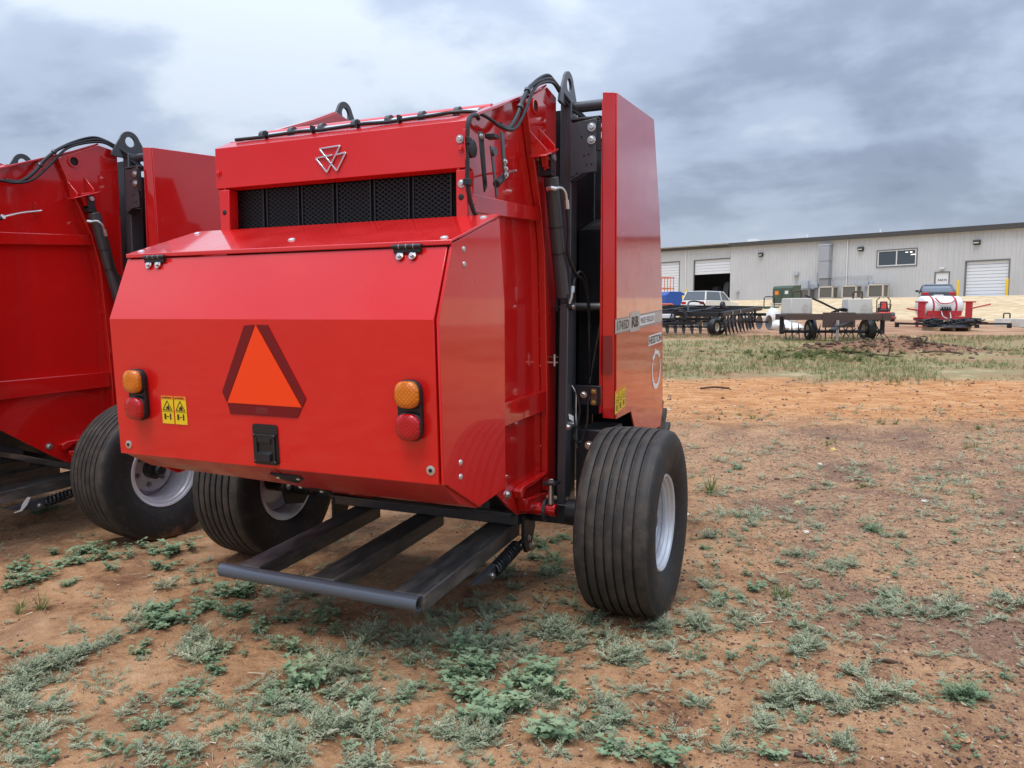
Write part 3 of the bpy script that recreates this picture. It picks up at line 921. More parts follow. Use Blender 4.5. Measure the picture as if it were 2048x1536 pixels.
        sb = MB().prism_x([(-.62, .245), (-.36, .275), (-.355, .195), (-.42, .195)], min(s * .582, s * .612), max(s * .582, s * .612)).build('spring_anchor', 'grey_paint', B, .003)
        MB().bolt((s * .613, -.40, .225), (s, 0, 0), .012, .010).build('bolt', 'zinc', sb)
    # ---- pickup and tongue (mostly hidden) -----------------------------------------
    MB().tube([(-.80, 1.70, .50), (.80, 1.70, .50)], .16, 20).build('pickup_reel', 'dark_paint', B)
    tn = MB()
    for k in range(24):
        xx = -.76 + k * .066
        for a in (30, 150, 250):
            p0 = Vector((xx, 1.70 + .15 * math.cos(R(a)), .50 + .15 * math.sin(R(a))))
            tn.tube([p0, p0 + Vector((0, .16 * math.cos(R(a + 30)), .16 * math.sin(R(a + 30))))], .005, 5)
    tag(tn.build('pickup_tines', 'dark_paint', B), kind='stuff')
    MB().bar((0, 1.2, .62), (0, 3.3, .52), .16, .14).build('drawbar', 'red_paint', B, .006)
    # ---- wheels --------------------------------------------------------------------
    Rt = .490
    prof = []
    half = [(.240, .150), (.262, .172), (.30, .195), (.35, .209), (.40, .213), (.435, .208), (.460, .199), (.476, .186)]
    ribs = [(-.180, -.132), (-.119, -.080), (-.067, -.030), (-.017, .018), (.031, .068), (.081, .120), (.133, .180)]
    prof += [(r_, -t_) for r_, t_ in half]
    for i, (a, b) in enumerate(ribs):
        crown = lambda t_: Rt - .35 * t_ * t_
        prof += [(crown(a) - .002, a), (crown(a + .003), a + .003), (crown(b - .003), b - .003), (crown(b) - .002, b)]
        if i < len(ribs) - 1:
            c_ = ribs[i + 1][0]
            prof += [(crown(b) - .015, b + .0012), (crown(c_) - .015, c_ - .0012)]
    prof += [(r_, t_) for r_, t_ in half[::-1]]
    prof = [(r_, t_ * .93) for r_, t_ in prof]
    tm = MB().lathe(prof, (0, 0, 0), (1, 0, 0), 110, close=False)
    zc_ = .474
    vs = []
    for x, y, z in tm.v:
        if z < -zc_:
            sq = (-zc_ - z)
            x = x * (1 + sq * .9)
            z = -zc_ + sq * .05
        elif z < -.3:
            x = x * (1 + .05 * ((-.3 - z) / .17) ** 2)
        vs.append((x, y, z))
    tm.v = vs
    tyre_me = tm.mesh('tyre', 'tyre', 40)
    rim_p = [(.236, -.165), (.250, -.168), (.250, -.160), (.228, -.150), (.214, -.120), (.205, -.05), (.200, .02), (.205, .07), (.216, .09), (.210, .10), (.220, .125), (.228, .135), (.236, .150), (.250, .158), (.254, .166), (.248, .172), (.238, .166), (.232, .150), (.222, .146), (.214, .130), (.204, .126), (.202, .112), (.210, .104), (.208, .092), (.196, .086), (.192, .07), (.192, -.05), (.205, -.14)]
    rim_p = [(r_, t_ * .93) for r_, t_ in rim_p]
    rim_me = MB().lathe(rim_p, (0, 0, 0), (1, 0, 0), 72, close=True).mesh('rim', 'rim_silver', 35)
    disc_me = MB().lathe([(.192, -.042), (.165, -.026), (.160, -.008), (.05, -.002), (.05, -.020), (.150, -.026), (.188, -.060)], (0, 0, 0), (1, 0, 0), 60, close=True).mesh('rim_disc', 'rim_silver', 35)
    hub_me = MB().lathe([(.001, .118), (.030, .116), (.042, .104), (.044, .07), (.060, .066), (.068, .055), (.068, -.10), (.001, -.10)], (0, 0, 0), (1, 0, 0), 32).mesh('hub', 'hub_black', 35)
    for s in (1, -1):
        w = empty('wheel', (s * 1.232, .055, zc_))
        w.parent = B
        w.rotation_euler = (0, 0, 0 if s > 0 else math.pi)
        ty = obj('tyre', tyre_me, w)
        rm_ = obj('rim', rim_me, w)
        obj('rim_disc', disc_me, w)
        obj('hub', hub_me, w)
        nut = MB().bolt((0, 0, 0), (1, 0, 0), .012, .020).mesh('wheel_nut', 'zinc_dull')
        for k in range(6):
            a = 2 * math.pi * (k + .3) / 6
            n_ = obj('wheel_nut', nut, w)
            n_.location = (-.006, .112 * math.cos(a), .112 * math.sin(a))
    # ---- twine arm latch on the side ---------------------------------------------------
    lk = MB()
    lk.hull([(.735, -.80, 2.345), (.735, -.755, 2.350), (.735, -.715, 2.120), (.735, -.745, 2.090)], [(.743, -.80, 2.345), (.743, -.755, 2.350), (.743, -.715, 2.120), (.743, -.745, 2.090)])
    L = lk.build('latch_mechanism', 'black_plastic', B, .004)
    MB().hull([(.792, -.695, 2.362), (.792, -.660, 2.358), (.792, -.640, 2.165), (.792, -.660, 2.150)], [(.800, -.695, 2.362), (.800, -.660, 2.358), (.800, -.640, 2.165), (.800, -.660, 2.150)]).build('latch_plate', 'grey_paint', L, .003)
    MB().hull([(.782, -.782, 2.285), (.782, -.755, 2.280), (.782, -.700, 2.085), (.782, -.720, 2.070)], [(.789, -.782, 2.285), (.789, -.755, 2.280), (.789, -.700, 2.085), (.789, -.720, 2.070)]).build('latch_lever', 'grey_paint', L, .003)
    MB().box(.744, .792, -.75, -.70, 2.325, 2.343).build('latch_bridge', 'black_plastic', L, .002)
    MB().lathe([(.038, 0), (.038, .022), (.028, .026)], (.715, -.845, 2.262), (1, 0, 0), 20, cap=True).build('latch_roller', 'black_rubber', L)
    MB().lathe([(.020, 0), (.020, .012)], (.789, -.760, 2.262), (1, 0, 0), 16, cap=True).build('latch_pivot', 'grey_paint', L)
    for y_, z_, x_ in ((-.785, 2.325, .743), (-.660, 2.235, .80), (-.652, 2.205, .80), (-.648, 2.178, .80)):
        MB().bolt((x_, y_, z_), (1, 0, 0), .009, .010).build('bolt', 'zinc', L)
    MB().prism_x([(-.905, 2.335), (-.86, 2.345), (-.855, 2.1), (-.79, 2.06), (-.80, 2.03), (-.83, 2.03), (-.87, 2.15)], .716, .722).build('latch_backplate', 'red_paint', L, .003)
    MB().tube([(.79, -.725, 2.128), (.775, -.62, 2.175)], .0165, 14).build('spring_sleeve', 'black_rubber', L)
    MB().tube(bez([(.775, -.62, 2.176), (.76, -.55, 2.20), (.735, -.46, 2.228), (.712, -.36, 2.250), (.71, -.33, 2.258)], 5), .0065, 8).build('eye_bolt', 'zinc', L)
    MB().lathe([(.016, -.004), (.016, .004), (.008, .004), (.008, -.004)], (.772, -.606, 2.182), (.8, .2, .5), 16, close=True).build('eye', 'zinc', L)
    MB().plate([(.672, -.365, 2.215), (.712, -.365, 2.215), (.712, -.365, 2.295), (.690, -.365, 2.315), (.672, -.365, 2.315)], .006).build('anchor_tab', 'red_gloss', L)
    # ---- cables ---------------------------------------------------------------------
    top_run = [(-.655, -.765, 2.440)] + [(x_, -.765, 2.441 + .003 * math.sin(x_ * 17)) for x_ in np.linspace(-.5, .5, 9)] + [(.60, -.755, 2.450), (.68, -.70, 2.452), (.725, -.64, 2.43), (.735, -.57, 2.415), (.732, -.46, 2.43)]
    MB().tube(bez(top_run, 5), .0085, 8).build('top_cable', 'cable', B)
    for x_ in (-.46, -.17, .09, .32):
        MB().box(x_ - .007, x_ + .007, -.780, -.752, 2.428, 2.462).build('cable_clip', 'black_plastic', B, .002)
    MB().tube(bez([(.732, -.56, 2.425), (.735, -.47, 2.430), (.735, -.38, 2.50), (.735, -.30, 2.60), (.735, -.20, 2.69), (.735, -.07, 2.755), (.735, .07, 2.800), (.738, .17, 2.785), (.765, .25, 2.74), (.80, .30, 2.69), (.85, .33, 2.64)], 7), .0115, 8).build('main_cable', 'cable', B)
    MB().tube(bez([(.734, -.60, 2.42), (.745, -.50, 2.415), (.745, -.39, 2.455), (.745, -.27, 2.575), (.742, -.17, 2.685), (.742, -.06, 2.745), (.742, .09, 2.785), (.745, .19, 2.76), (.775, .27, 2.70), (.83, .31, 2.65)], 7), .0085, 8).build('main_cable', 'cable', B)
    MB().tube(bez([(.735, -.25, 2.66), (.737, -.12, 2.745), (.737, .03, 2.81), (.737, .13, 2.805), (.76, .24, 2.755), (.80, .32, 2.70)], 6), .007, 8).build('main_cable', 'cable', B)
    MB().tube(bez([(.69, -.70, 2.425), (.715, -.78, 2.42), (.722, -.855, 2.385), (.722, -.872, 2.30), (.722, -.872, 2.18), (.722, -.868, 2.09), (.73, -.83, 2.0), (.745, -.80, 1.965)], 7), .010, 8).build('corner_cable', 'cable', B)
    for z_ in (2.29, 2.118):
        MB().box(.708, .738, -.888, -.858, z_ - .014, z_ + .014).build('cable_clip', 'black_plastic', B, .002)
    for p_, r_ in (((.735, -.335, 2.557), .02), ((.735, -.24, 2.66), .02)):
        MB().lathe([(.0175, -.008), (.0175, .008)], p_, (0, .6, .8), 12, cap=True).build('cable_clip', 'grey_paint', B)
    return B
baler = make_baler()
baler.location = (-.498, 4.448, 0)
baler.rotation_euler = (0, 0, -R(23.87))
tag(baler, 'red round baler with orange triangle on its rear door, in the foreground', 'baler', 'red round balers parked side by side')
b2_ = copy_tree(baler)
b2_.location = (-3.6236, 5.9542, 0)
b2_.rotation_euler = (0, 0, -R(31.345))
tag(b2_, 'red round baler cut off by the left edge, parked behind the nearer one', 'baler', 'red round balers parked side by side')
# a white plastic strip caught on the left baler's spring anchor
MB().plate([(.632, -.520, .262), (.640, -.488, .306), (.640, -.468, .300), (.632, -.490, .250), (.632, -.525, .215), (.632, -.575, .210), (.632, -.575, .216), (.632, -.535, .226)][::-1], .002).build('caught_strip', 'tag_white', b2_)
# ------------------------------------------------------------------ terrain
FA, FD, FN = np.array([39.6, 60.8]), np.array([-.60953, .79276]), np.array([-.79276, -.60953])   # facade corner, its direction, its outward normal
rng = np.random.RandomState(7)
_lat = rng.rand(256, 256)
def vnoise(x, y):
    xi, yi = np.floor(x).astype(int), np.floor(y).astype(int)
    fx, fy = x - xi, y - yi
    fx, fy = fx * fx * (3 - 2 * fx), fy * fy * (3 - 2 * fy)
    g = lambda a, b: _lat[a & 255, b & 255]
    return (g(xi, yi) * (1 - fx) + g(xi + 1, yi) * fx) * (1 - fy) + (g(xi, yi + 1) * (1 - fx) + g(xi + 1, yi + 1) * fx) * fy
def sstep(a, b, v):
    t = np.clip((v - a) / (b - a), 0, 1)
    return t * t * (3 - 2 * t)
def ground_base(x, y):
    x, y = np.asarray(x, float), np.asarray(y, float)
    r = np.maximum(y - 6.0, 0)
    g1 = np.where(r < 2, r * r * .0129, .0516 + (r - 2) * .0516)
    g1 = np.where(y > 24, .0516 * 17 + (y - 24) * .031, g1)
    g1 = np.where(y > 36, .0516 * 17 + 12 * .031 + (y - 36) * .010, g1)
    g1 = np.minimum(g1, 1.9)
    t = 68.45 + FN[0] * x + FN[1] * y
    s = sstep(27, 5, t)
    return g1 * (1 - s) + 3.0 * s
def ground(x, y):
    x, y = np.asarray(x, float), np.asarray(y, float)
    z = ground_base(x, y)
    near = np.exp(-((np.hypot(x, y) / 60) ** 2))
    m = (vnoise(x * 1.1 + 7, y * 1.1) - .5) * .040 + (vnoise(x * 3.7, y * 3.7 + 31) - .5) * .022 + (vnoise(x * 11 + 90, y * 11) - .5) * .020 + (vnoise(x * 25, y * 25 + 55) - .5) * .014
    # wheel ruts on the dirt road and one faint track towards it
    road = sstep(10.0, 10.8, y) * sstep(15.0, 14.0, y)
    m = m * (1 - .6 * road) + road * (-.03 + .018 * np.sin(y * 4.1 + .5 * vnoise(x * .4, y * .4)))
    for x0_ in (2.35, 3.9):
        tr = x - x0_ - .22 * (y - 4)
        lug = .6 + .4 * np.sin((y + np.abs(tr)) * 28)
        m = m * (1 - .5 * np.exp(-(tr / .2) ** 4)) - (.022 * np.exp(-(tr / .17) ** 4) * lug - .012 * np.exp(-((np.abs(tr) - .25) / .06) ** 2)) * sstep(4, 5, y) * sstep(11, 9, y)
    mound = np.exp(-(((x - 9.6) / 1.9) ** 2 + ((y - 19.5) / .9) ** 2)) * (.16 + .22 * vnoise(x * 2.3, y * 2.3))
    return z + m * near + mound
def gz(x, y):
    return float(ground(x, y))
def base1(x, y):
    r = max(y - 6.0, 0)
    g1 = r * r * .0129 if r < 2 else .0516 + (r - 2) * .0516
    if y > 24:
        g1 = .0516 * 17 + (y - 24) * .031
    if y > 36:
        g1 = .0516 * 17 + 12 * .031 + (y - 36) * .010
    g1 = min(g1, 1.9)
    t = 68.45 + FN[0] * x + FN[1] * y
    q = min(1, max(0, (t - 27) / (5 - 27)))
    s = q * q * (3 - 2 * q)
    return g1 * (1 - s) + 3.0 * s
def at(u, v):
    """ground point under a pixel of the photograph (2048 wide)"""
    dx, dy = (u - 1024) / FPX, -(v - 768) / FPX
    d1, d2 = math.cos(PITCH) + dy * math.sin(PITCH), -math.sin(PITCH) + dy * math.cos(PITCH)
    t = .5
    while t < 400 and CAM_H + d2 * t > base1(dx * t, d1 * t):
        t *= 1.02
    lo, hi = t / 1.02, t
    for _ in range(16):
        mdl = (lo + hi) / 2
        if CAM_H + d2 * mdl <= base1(dx * mdl, d1 * mdl):
            hi = mdl
        else:
            lo = mdl
    return Vector((dx * hi, d1 * hi, gz(dx * hi, d1 * hi)))

def axis_pts(lo, hi, step, far_lo, far_hi, k=1.09):
    a = list(np.arange(lo, hi + 1e-6, step))
    s_, v = step, lo
    left = []
    while v > far_lo:
        s_ *= k
        v -= s_
        left.append(v)
    s_, v = step, hi
    rt = []
    while v < far_hi:
        s_ *= k
        v += s_
        rt.append(v)
    return np.array(left[::-1] + a + rt)
gx = axis_pts(-5.0, 6.0, .035, -500, 500, 1.06)
gy = axis_pts(1.4, 11.0, .035, -400, 600, 1.035)
XX, YY = np.meshgrid(gx, gy)
ZZ = ground(XX, YY)
nx, ny = len(gx), len(gy)
verts = np.stack([XX, YY, ZZ], -1).reshape(-1, 3)
ii = np.arange((ny - 1) * (nx - 1))
r_, c_ = ii // (nx - 1), ii % (nx - 1)
q0 = r_ * nx + c_
quads = np.stack([q0, q0 + 1, q0 + nx + 1, q0 + nx], -1)
def np_mesh(name, verts, faces, mat, smooth=False, cols=None):
    """faces: (n, k) int array"""
    me = bpy.data.meshes.new(name)
    k = faces.shape[1]
    me.vertices.add(len(verts))
    me.vertices.foreach_set('co', np.ascontiguousarray(verts, dtype=np.float32).ravel())
    me.loops.add(faces.size)
    me.loops.foreach_set('vertex_index', np.ascontiguousarray(faces, dtype=np.int32).ravel())
    me.polygons.add(len(faces))
    me.polygons.foreach_set('loop_start', np.arange(0, faces.size, k, dtype=np.int32))
    if smooth:
        me.polygons.foreach_set('use_smooth', np.ones(len(faces), dtype=bool))
    if cols is not None:
        at_ = me.attributes.new('tint', 'FLOAT', 'POINT')
        at_.data.foreach_set('value', np.ascontiguousarray(cols, dtype=np.float32))
    me.materials.append(MATS[mat])
    me.update()
    me.validate()
    return me

m = MatB('soil', (.33, .17, .09), .92, 0, .25)
p = m.pos()
sep_ = m.n('ShaderNodeSeparateXYZ', {0: p})
X_, Y_ = sep_.outputs[0], sep_.outputs[1]
big = m.noise(p, .55, 3)
mid = m.noise(p, 2.6, 5, .6)
fine = m.noise(p, 22, 6, .7)
grit = m.noise(p, 95, 3, .6)
# sandy red soil close by
c = m.ramp(m.math('ADD', m.math('MULTIPLY', mid, .6), m.math('MULTIPLY', fine, .4)), [(.35, (.140, .068, .034)), (.44, (.305, .155, .074)), (.52, (.435, .238, .118)), (.66, (.57, .350, .195))])
# damper, darker blotches
c = m.mix(m.mapr(m.noise(p, 1.3, 4, .6, .8), .50, .66, 0, .5), c, (.165, .080, .044))
# gravelly yard to the right
gm = m.math('MULTIPLY', m.mapr(m.math('ADD', X_, m.math('MULTIPLY', m.math('SUBTRACT', big, .5), 3.0)), .6, 2.6), m.mapr(m.math('ADD', Y_, m.math('MULTIPLY', m.math('SUBTRACT', mid, .5), 1.5)), 10.2, 9.0))
gc = m.ramp(m.math('ADD', m.math('MULTIPLY', fine, .5), m.math('MULTIPLY', grit, .5)), [(.39, (.085, .047, .032)), (.46, (.25, .138, .078)), (.53, (.41, .240, .138)), (.66, (.57, .385, .245))])
c = m.mix(m.math('MULTIPLY', gm, .8), c, gc)
dk_ = m.noise(p, .8, 5, .6, 1.2)
c = m.mix(m.math('MULTIPLY', gm, m.mapr(dk_, .50, .62, 0, .6)), c, (.15, .085, .062))
c = m.mix(m.mapr(dk_, .46, .36, 0, .35), c, (.52, .300, .155))
# bare orange dirt road
wob = m.math('MULTIPLY', m.math('SUBTRACT', m.noise(m.n('ShaderNodeMapping', {'Vector': p, 'Scale': (.6, 1, 1)}).outputs[0], .9, 4), .5), 2.4)
yw = m.math('ADD', Y_, wob)
rd = m.math('MULTIPLY', m.mapr(yw, 9.7, 11.0), m.mapr(yw, 14.6, 13.9))
rn = m.noise(m.n('ShaderNodeMapping', {'Vector': p, 'Scale': (.9, 2.0, 1)}).outputs[0], 2.8, 10, .80)
rc = m.ramp(rn, [(.36, (.30, .118, .042)), (.48, (.48, .215, .080)), (.60, (.60, .325, .150))])
c = m.mix(rd, c, rc)
# grassy verge: soil and dry thatch
ve = m.math('MULTIPLY', m.mapr(yw, 13.9, 14.7), m.mapr(yw, 24.5, 22.5))
vn = m.noise(m.n('ShaderNodeMapping', {'Vector': p, 'Scale': (.6, 1.2, 1)}).outputs[0], 1.6, 9, .72)
vc = m.ramp(vn, [(.38, (.30, .155, .085)), (.45, (.35, .225, .115)), (.54, (.265, .225, .105)), (.64, (.43, .33, .18))])
c = m.mix(ve, c, vc)
md = m.n('ShaderNodeVectorMath', {0: m.n('ShaderNodeMapping', {'Vector': p, 'Location': (-9.6 / 2.6, -19.4 / 1.1, 0), 'Scale': (1 / 2.6, 1 / 1.1, 0)}).outputs[0]}, operation='LENGTH').outputs['Value']
mdm = m.mapr(m.math('ADD', md, m.math('MULTIPLY', m.math('SUBTRACT', mid, .5), 1.2)), 1.05, .75)
c = m.mix(mdm, c, m.ramp(fine, [(.36, (.13, .062, .034)), (.5, (.25, .125, .068)), (.64, (.38, .215, .125))]))
# churned ground beyond, then the pale gravel bank
fa = m.mapr(yw, 22.5, 24.5)
fn_ = m.noise(m.n('ShaderNodeMapping', {'Vector': p, 'Scale': (.3, 1.3, 1)}).outputs[0], .9, 6, .6)
c = m.mix(fa, c, m.ramp(fn_, [(.36, (.24, .115, .065)), (.52, (.40, .22, .125)), (.68, (.52, .36, .21))]))
tt = m.math('ADD', m.math('ADD', m.math('MULTIPLY', X_, FN[0]), m.math('MULTIPLY', Y_, FN[1])), 68.45)
bn = m.math('MULTIPLY', m.math('SUBTRACT', m.noise(p, .5, 4), .5), 5.0)
bk = m.mapr(m.math('ADD', tt, bn), 28.5, 25.0)
c = m.mix(bk, c, m.ramp(m.noise(p, 1.6, 6, .65), [(.36, (.47, .335, .185)), (.52, (.60, .45, .265)), (.68, (.70, .56, .37))]))
m.color(c)
m.rough(m.mapr(fine, .3, .7, .8, .98))
hgt = m.math('ADD', m.math('MULTIPLY', fine, .7), m.math('MULTIPLY', grit, .35))
m.bump(hgt, 1.0, .03)
ground_o = obj('ground', np_mesh('ground', verts, quads, 'soil', True))
tag(ground_o, kind='structure')

# ------------------------------------------------------------------ stones and clods
MatB('stone', (.3, .2, .14), .85, 0, .3)
m = MatB('stone', (.3, .2, .14), .85, 0, .3)
a_ = m.n('ShaderNodeAttribute', attribute_name='tint').outputs['Fac']
m.color(m.ramp(a_, [(0, (.055, .038, .034)), (.3, (.13, .072, .05)), (.6, (.30, .155, .09)), (.82, (.42, .27, .18)), (.97, (.62, .54, .44))]))
ico = bmesh.new()
bmesh.ops.create_icosphere(ico, subdivisions=1, radius=1)
iv = np.array([v.co[:] for v in ico.verts])
ifc = np.array([[v.index for v in f.verts] for f in ico.faces])
ico.free()
def stones(n, xf, seed, smin, smax, tint_lo=0, tint_hi=1, pw=3.0):
    r = np.random.RandomState(seed)
    x, y = xf(r, n)
    s = smin + (smax - smin) * r.rand(n) ** pw
    sc_ = s[:, None] * (.55 + .9 * r.rand(n, 3)) * np.array([1, 1, .6])
    an = r.rand(n) * 6.283
    jit = 1 + (r.rand(n, len(iv), 1) - .5) * .5
    v = iv[None] * jit * sc_[:, None]
    ca, sa = np.cos(an)[:, None], np.sin(an)[:, None]
    vx = v[..., 0] * ca - v[..., 1] * sa
    vy = v[..., 0] * sa + v[..., 1] * ca
    z = ground(x, y)
    V = np.stack([vx + x[:, None], vy + y[:, None], v[..., 2] + z[:, None] + sc_[:, 2:3] * .25], -1)
    F_ = (ifc[None] + (np.arange(n) * len(iv))[:, None, None]).reshape(-1, 3)
    T = tint_lo + (tint_hi - tint_lo) * np.clip(r.rand(n), 0, 1) ** 1.3
    return V.reshape(-1, 3), F_, np.repeat(T, len(iv))
def gravel_xy(r, n):
    y = 2.2 + 9.0 * r.rand(n) ** 1.35
    x = -.2 + (y * .75 + .4) * r.rand(n) ** .75
    return x, y
def soil_xy(r, n):
    y = 2.0 + 8.5 * r.rand(n) ** 1.5
    x = (r.rand(n) * 2 - 1) * (y * .72 + .3)
    return x, y
parts_ = [stones(40000, gravel_xy, 3, .002, .010, 0, .88, 4.0), stones(12000, soil_xy, 4, .002, .009, .0, .9, 4.0), stones(90, gravel_xy, 5, .012, .030, .1, 1.0, 2.0)]
parts_.append(stones(900, lambda r, n: (9.6 + 1.7 * r.randn(n), 19.4 + .6 * r.randn(n)), 6, .012, .07, .1, .55, 3.0))
parts_.append(stones(2500, lambda r, n: (1.5 + 10 * r.rand(n), 10 + 4.5 * r.rand(n)), 9, .006, .03, .35, .95, 4.0))
off, Vs, Fs, Ts = 0, [], [], []
for V, F_, T in parts_:
    Vs.append(V)
    Fs.append(F_ + off)
    Ts.append(T)
    off += len(V)
o = obj('gravel', np_mesh('gravel', np.concatenate(Vs), np.concatenate(Fs), 'stone', False, np.concatenate(Ts)))
tag(o, 'small dark and rusty pebbles strewn over the bare soil', 'gravel', kind='stuff')

# dry stalks and chips lying about
m = MatB('straw', (.5, .4, .25), .9)
a_ = m.n('ShaderNodeAttribute', attribute_name='tint').outputs['Fac']
m.color(m.ramp(a_, [(0, (.14, .085, .05)), (.5, (.40, .29, .17)), (1, (.66, .56, .40))]))
lr = np.random.RandomState(17)
n_l = 2600
ly_ = 2.1 + 8.5 * lr.rand(n_l) ** 1.5
lx_ = (lr.rand(n_l) * 2 - 1) * (ly_ * .72 + .3)
lz_ = ground(lx_, ly_) + .004
la, ll_, lw = lr.rand(n_l) * 6.283, .012 + .07 * lr.rand(n_l) ** 3, .0009 + .0016 * lr.rand(n_l)
dx_, dy_ = np.cos(la) * ll_ / 2, np.sin(la) * ll_ / 2
sx_, sy_ = -np.sin(la) * lw, np.cos(la) * lw
up_ = .004 + .006 * lr.rand(n_l)
V = np.stack([np.stack([lx_ - dx_ + sx_, ly_ - dy_ + sy_, lz_], -1), np.stack([lx_ - dx_ - sx_, ly_ - dy_ - sy_, lz_], -1), np.stack([lx_ - dx_, ly_ - dy_, lz_ + lw * 2], -1),
              np.stack([lx_ + dx_ + sx_, ly_ + dy_ + sy_, lz_ + up_], -1), np.stack([lx_ + dx_ - sx_, ly_ + dy_ - sy_, lz_ + up_], -1), np.stack([lx_ + dx_, ly_ + dy_, lz_ + up_ + lw * 2], -1)], 1)
F_ = (np.array([[0, 3, 4, 1], [1, 4, 5, 2], [2, 5, 3, 0]])[None] + (np.arange(n_l) * 6)[:, None, None]).reshape(-1, 4)
tag(obj('straw_litter', np_mesh('straw_litter', V.reshape(-1, 3), F_, 'straw', False, np.repeat(lr.rand(n_l), 6))), 'tiny dry stalks and chips strewn over the bare soil', 'litter', kind='stuff')

# ------------------------------------------------------------------ weeds
def leaf_mat(name, c0, c1, dry):
    m = MatB(name, c0, .62, 0, .3)
    a_ = m.n('ShaderNodeAttribute', attribute_name='tint').outputs['Fac']
    rn_ = m.n('ShaderNodeObjectInfo').outputs['Random']
    t = m.math('ADD', m.math('MULTIPLY', a_, .75), m.math('MULTIPLY', rn_, .25))
    c = m.ramp(t, [(.0, c0), (.55, c1), (.9, dry)])
    m.color(c)
    tr = m.n('ShaderNodeBsdfTranslucent', {'Color': c})
    mx = m.n('ShaderNodeMixShader', {0: .25, 1: m.p.outputs[0], 2: tr.outputs[0]})
    m.link(mx.outputs[0], m.t.nodes['Material Output'].inputs['Surface'])
leaf_mat('leaf_silver', (.190, .225, .140), (.345, .380, .245), (.52, .52, .36))
leaf_mat('leaf_green', (.120, .190, .100), (.225, .320, .180), (.38, .45, .26))
leaf_mat('leaf_grass', (.095, .140, .042), (.20, .235, .080), (.47, .385, .20))
class Leafs:
    def __init__(s):
        s.v, s.f, s.t = [], [], []
    def quad(s, a, b, c, d, t):
        o = len(s.v)
        s.v += [a, b, c, d]
        s.f.append((o, o + 1, o + 2, o + 3))
        s.t += [t] * 4
    def blade(s, base, dr, up, L, w, t, droop=.3):
        """a pointed leaf of two quads with a fold, from base along dr"""
        dr = dr.normalized()
        sd = dr.cross(Vector((0, 0, 1)))
        if sd.length < .05:
            sd = Vector((1, 0, 0))
        sd.normalize()
        n = sd.cross(dr)
        m1 = base + dr * L * .45 + n * L * .06
        tip = base + dr * L - Vector((0, 0, 1)) * droop * L
        s.quad(base, m1 - sd * w / 2 + n * w * .18, tip, m1, t)
        s.quad(base, m1, tip, m1 + sd * w / 2 + n * w * .18, min(1, t + .08))
def feathery(seed, nst=15, rad=.11, nseg=6):
    """rosette of prostrate stems with finely divided leaves"""
    r = random.Random(seed)
    Lf = Leafs()
    for i in range(nst):
        a = 2 * math.pi * i / nst + r.uniform(-.35, .35)
        L = rad * r.uniform(.55, 1.15)
        el = r.uniform(.1, 1.0)
        d = Vector((math.cos(a) * math.cos(el), math.sin(a) * math.cos(el), math.sin(el)))
        p = Vector((r.uniform(-.2, .2) * rad, r.uniform(-.2, .2) * rad, .002))
        sd = Vector((-math.sin(a), math.cos(a), 0))
        tn = r.uniform(.15, .75)
        for k in range(nseg):
            q = p + d * (L / nseg)
            d = (d + Vector((0, 0, -.10)) + Vector((r.uniform(-.3, .3), r.uniform(-.3, .3), r.uniform(-.1, .2)))).normalized()
            f = k / (nseg - 1)
            ll = L * .27 * math.sin(math.pi * (.25 + .68 * f)) * r.uniform(.8, 1.2)
            for sg in (-1, 1):
                dd = (d * .75 + sd * sg * .9 + Vector((0, 0, r.uniform(.0, .45)))).normalized()
                b = q
                Lf.blade(b, dd, None, ll, ll * .46, tn + r.uniform(-.1, .14), .12)
                mid_ = b + dd * ll * .5
                Lf.blade(mid_, (dd + d * .9).normalized(), None, ll * .55, ll * .30, tn + r.uniform(-.05, .2), .1)
                Lf.blade(mid_, (dd - d * .7).normalized(), None, ll * .5, ll * .30, tn + r.uniform(-.05, .2), .1)
            p = q
        Lf.blade(p, d, None, L * .2, L * .07, tn + .15, .1)
    return Lf
def broadleaf(seed, nst=6, H=.12):
    """leafy stems carrying ovate leaves, paler young ones at the tips"""
    r = random.Random(seed)
    Lf = Leafs()
    for i in range(nst):
        a = 2 * math.pi * i / nst + r.uniform(-.5, .5)
        lean = r.uniform(.45, 1.25)
        d = Vector((math.cos(a) * math.sin(lean), math.sin(a) * math.sin(lean), math.cos(lean)))
        L = H * r.uniform(.5, 1.1)
        p = Vector((0, 0, 0))
        n = r.randint(3, 5)
        for k in range(n):
            p = p + d * (L / n)
            f = k / (n - 1)
            for j in range(2 if k < n - 1 else 5):
                b = r.uniform(0, 6.28) if k < n - 1 else j * 1.256 + r.uniform(-.2, .2)
                el = r.uniform(-.1, .5) if k < n - 1 else r.uniform(.3, .9)
                dd = Vector((math.cos(b) * math.cos(el), math.sin(b) * math.cos(el), math.sin(el)))
                ll = H * r.uniform(.30, .47) * (1.05 - .35 * f)
                ovate(Lf, p, dd, ll, ll * r.uniform(.55, .72), .12 + .55 * f + r.uniform(-.1, .12))
            Lf.quad(p - d * (L / n) + Vector((.001, 0, 0)), p - d * (L / n) - Vector((.001, 0, 0)), p - Vector((.001, 0, 0)), p + Vector((.001, 0, 0)), .2)
    return Lf
